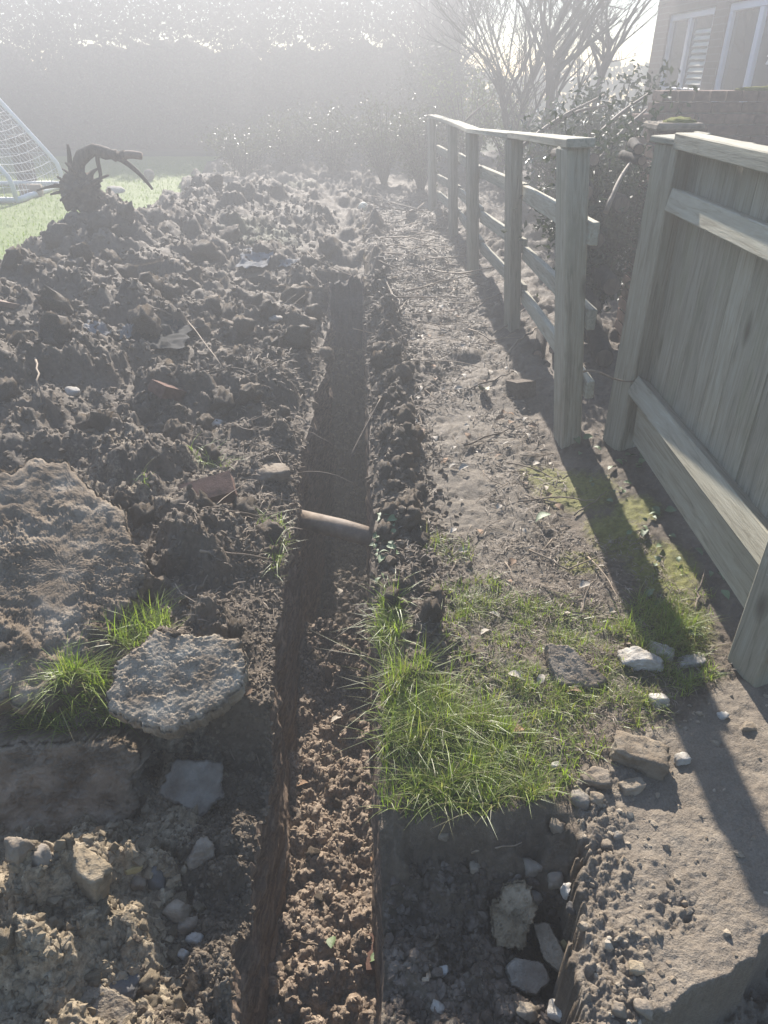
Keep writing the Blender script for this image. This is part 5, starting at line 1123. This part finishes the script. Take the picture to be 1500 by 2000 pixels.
def stump():
    Y = 6.9; q = lambda x, y, dy=0: at_y(x, y, Y+dy); b = q(165, 405); root = empty('uprooted_stump', b); tag(root, 'uprooted tree stump with tangled roots and an arching branch on the heap', 'stump')
    T = lambda name, pts, r, mat='root', n=8: tube_obj(name, [p-b for p in pts], r, mat, root, n)
    c = bez(q(165, 400), q(150, 350), q(140, 296), q(185, 296), 8)+bez(q(185, 296), q(205, 296), q(222, 306), q(245, 303), 6)[1:]
    jr = random.Random(5); c = [p+Vector((jr.gauss(0, .008), jr.gauss(0, .008), jr.gauss(0, .008))) for p in c]; T('trunk', c, [k*jr.uniform(.84, 1.18) for k in (.10, .085, .075, .068, .062, .058, .056, .054, .052, .05, .048, .046, .044, .042, .038)], 'root', 12)
    T('branch', bez(q(240, 305), q(250, 300), q(262, 302), q(277, 305), 5), [.036, .034, .033, .032, .031, .03], 'cut_wood')
    T('branch', bez(q(222, 304), q(255, 318), q(280, 345), q(298, 370), 6), [.028, .024, .022, .02, .017, .014, .01])
    T('branch', bez(q(190, 300), q(188, 325), q(205, 340), q(190, 360), 6), [.022, .02, .018, .016, .014, .012, .01])
    T('branch', bez(q(150, 360), q(132, 330), q(138, 300), q(132, 282), 6), [.03, .028, .024, .022, .02, .016, .010])
    V, F = ico(4); P = V*np.array((.15, .14, .17))*(1+.45*noise3(V, 2.2, 5)+.3*noise3(V, 6, 6))[:, None]; obj('root_ball', np_mesh('root_ball', P, F, 'soil'), root, q(160, 378)-b)
    rr = random.Random(6)
    ends = [(112, 345), (72, 372), (98, 380), (105, 360), (118, 392), (122, 330), (200, 352), (212, 342), (140, 405), (205, 395), (190, 330), (128, 318)]
    for i, e in enumerate(ends):
        p0 = q(158+rr.uniform(-20, 20), 378+rr.uniform(-12, 12), rr.uniform(-.1, .05)); p3 = q(*e, rr.uniform(-.25, .1)); m = p0.lerp(p3, .5)+Vector((rr.uniform(-.05, .05), rr.uniform(-.06, .06), rr.uniform(-.02, .09)))
        T('root', bez(p0, p0.lerp(m, .6), m, p3, 7), [.034*(1-.1*k)*rr.uniform(.8, 1) for k in range(8)], 'root', 6)
stump()
def plastic(px, py, w, d, mat, label, seed, name='plastic_sheet'):
    c = ground_at(px, py); m = depth_of(c)/FPX; n = 34; u = np.linspace(-1, 1, n); X, Yv = np.meshgrid(u*w*m/2, u*d*m/2); k = 1+.25*gnoise(X/(w*m)*4+seed, Yv/(d*m)*4, seed); X, Yv = X*k, Yv*k
    Z = H((X+c.x).ravel(), (Yv+c.y).ravel()).reshape(X.shape); Z = np.clip(Z, np.median(Z)-.02, np.median(Z)+.03)+.012+.022*np.abs(gnoise(X*6/(w*m/.5), Yv*6/(w*m/.5), seed+2))+.004*gnoise(X*30, Yv*30, seed+3)
    V = np.stack([X.ravel(), Yv.ravel(), (Z-c.z).ravel()], -1); i = (np.arange(n-1)[:, None]*n+np.arange(n-1)[None]).ravel(); F = np.stack([i, i+1, i+1+n, i+n], -1)
    o = obj(name, np_mesh(name, V, F, mat), None, c); sm = o.modifiers.new('thickness', 'SOLIDIFY'); sm.thickness = .0015; tag(o, label, 'plastic')
plastic(305, 655, 130, 150, 'sheet_dark', 'crumpled black plastic sheet half buried in the spoil', 3)
plastic(192, 650, 44, 40, 'sheet_pale', 'torn white plastic scrap beside the black sheet', 7)
plastic(248, 655, 18, 40, 'sheet_pale', 'thin white plastic strip at the edge of the black sheet', 9)
plastic(500, 512, 60, 110, 'sheet_pale', 'crumpled pale plastic on the far spoil by the green patch', 11)
plastic(575, 514, 60, 70, 'sheet_pale', 'flat pale plastic scrap on the far spoil nearer the trench', 13)
def ball(px, py, r, mat, label, Y=None):
    p = ground_at(px, py) if Y is None else at_y(px, py, Y); V, F = ico(4); P = V*r*(1+.012*noise3(V, 3, 4))[:, None]; o = obj('ball', np_mesh('ball', P, F, mat), None, p+Vector((0, 0, r*.92))); tag(o, label, 'ball')
ball(710, 415, .065, 'ball', 'pale yellowish ball lying beyond the end of the trench')
ball(293, 352, .09, 'stone_grey', 'grey ball on the lawn behind the heap crest')
def log(px, py, Y, r, L, seed, label):
    rr = random.Random(seed); a = at_y(px, py, Y); root = empty('log', a); tag(root, label, 'log', 'cut logs stacked behind the low fence')
    d = Vector((rr.uniform(-.15, .35), 1, rr.uniform(-.08, .08))).normalized(); n = 6
    tube_obj('bark', [d*L*i/n+Vector((rr.uniform(-1, 1), 0, rr.uniform(-1, 1)))*r*.12*(i > 0) for i in range(n+1)], [r*rr.uniform(.92, 1.05) for _ in range(n+1)], 'bark', root, 10)
    b = Build(); b.tube([-d*.003, d*.01], [r*.86, r*.86], 12); obj('cut_end', b.mesh('cut_end', 'root' if 'dark' in label else 'cut_wood', False), root)
LG = [(1160, 312, 4.5, .035, 'pinkish cut log end, topmost by the low fence corner post'), (1145, 376, 4.4, .042, 'pinkish cut log end beside the low fence corner post below its top'), (1050, 692, 4.4, .030, 'pale cut log end low behind the fence, larger of the low pair'), (1069, 714, 4.3, .024, 'pale cut log end low behind the fence, lower of the pair'),
      (1047, 727, 4.25, .018, 'small cut branch end close to the ground behind the fence'), (1079, 684, 4.35, .022, 'dull cut branch end beside the low fence corner post'), (1248, 292, 3.7, .024, 'pale cut log end at the top of the panel fence post'), (1254, 314, 3.7, .022, 'pale cut log end just under the top one by the panel fence post'),
      (1165, 470, 4.3, .05, 'dark log at mid height in the stack behind the fence'), (1195, 560, 4.2, .055, 'dark log low in the stack beside the panel fence post'), (1160, 600, 4.2, .05, 'dark log below mid height in the stack'), (1180, 700, 4.1, .06, 'thick dark log near the bottom of the stack'), (1150, 770, 4.0, .055, 'thick dark log at the very bottom of the stack'), (1215, 400, 4.4, .05, 'dark log high in the stack beside the panel fence post'), (1200, 800, 3.9, .05, 'dark log at the foot of the panel fence post')]
for i, (px, py, Y, r, lab) in enumerate(LG): log(px, py, Y, r, .22 if Y < 3.8 else .8, 700+i, lab)
BR = [((1090, 220), (1180, 185), 6.0), ((1205, 215), (1270, 180), 5.6), ((1210, 250), (1262, 214), 5.5), ((1130, 205), (1190, 205), 6.2), ((1215, 330), (1240, 305), 4.2), ((915, 222), (960, 192), 9.5)]
BL = ['pale dead branch slanting above the dark bush', 'pale dead branch rising to the house corner', 'sunlit bent branch in front of the brick pier', 'forked dead branch on top of the dark bush', 'short sunlit branch end by the panel fence post', 'pale slanting branch beyond the far end of the low fence']
for (a, b, Y), lab in zip(BR, BL):
    A, B_ = at_y(*a, Y), at_y(*b, Y+.3); ext = (A-B_)*.8; free_twig(bez(A+ext+Vector((0, 0, -.15)), A, A.lerp(B_, .5)-Vector((0, 0, .03)), B_, 10), .014, lab, 'twig', 'branch', 6)

# ------------------------------------------------------------------ added glare haze round everything
bpy.context.view_layer.update()
HAZE_TOP = max((o.matrix_world @ Vector(c)).z for o in scene.objects if o.type == 'MESH' for c in o.bound_box)+.15
haze()
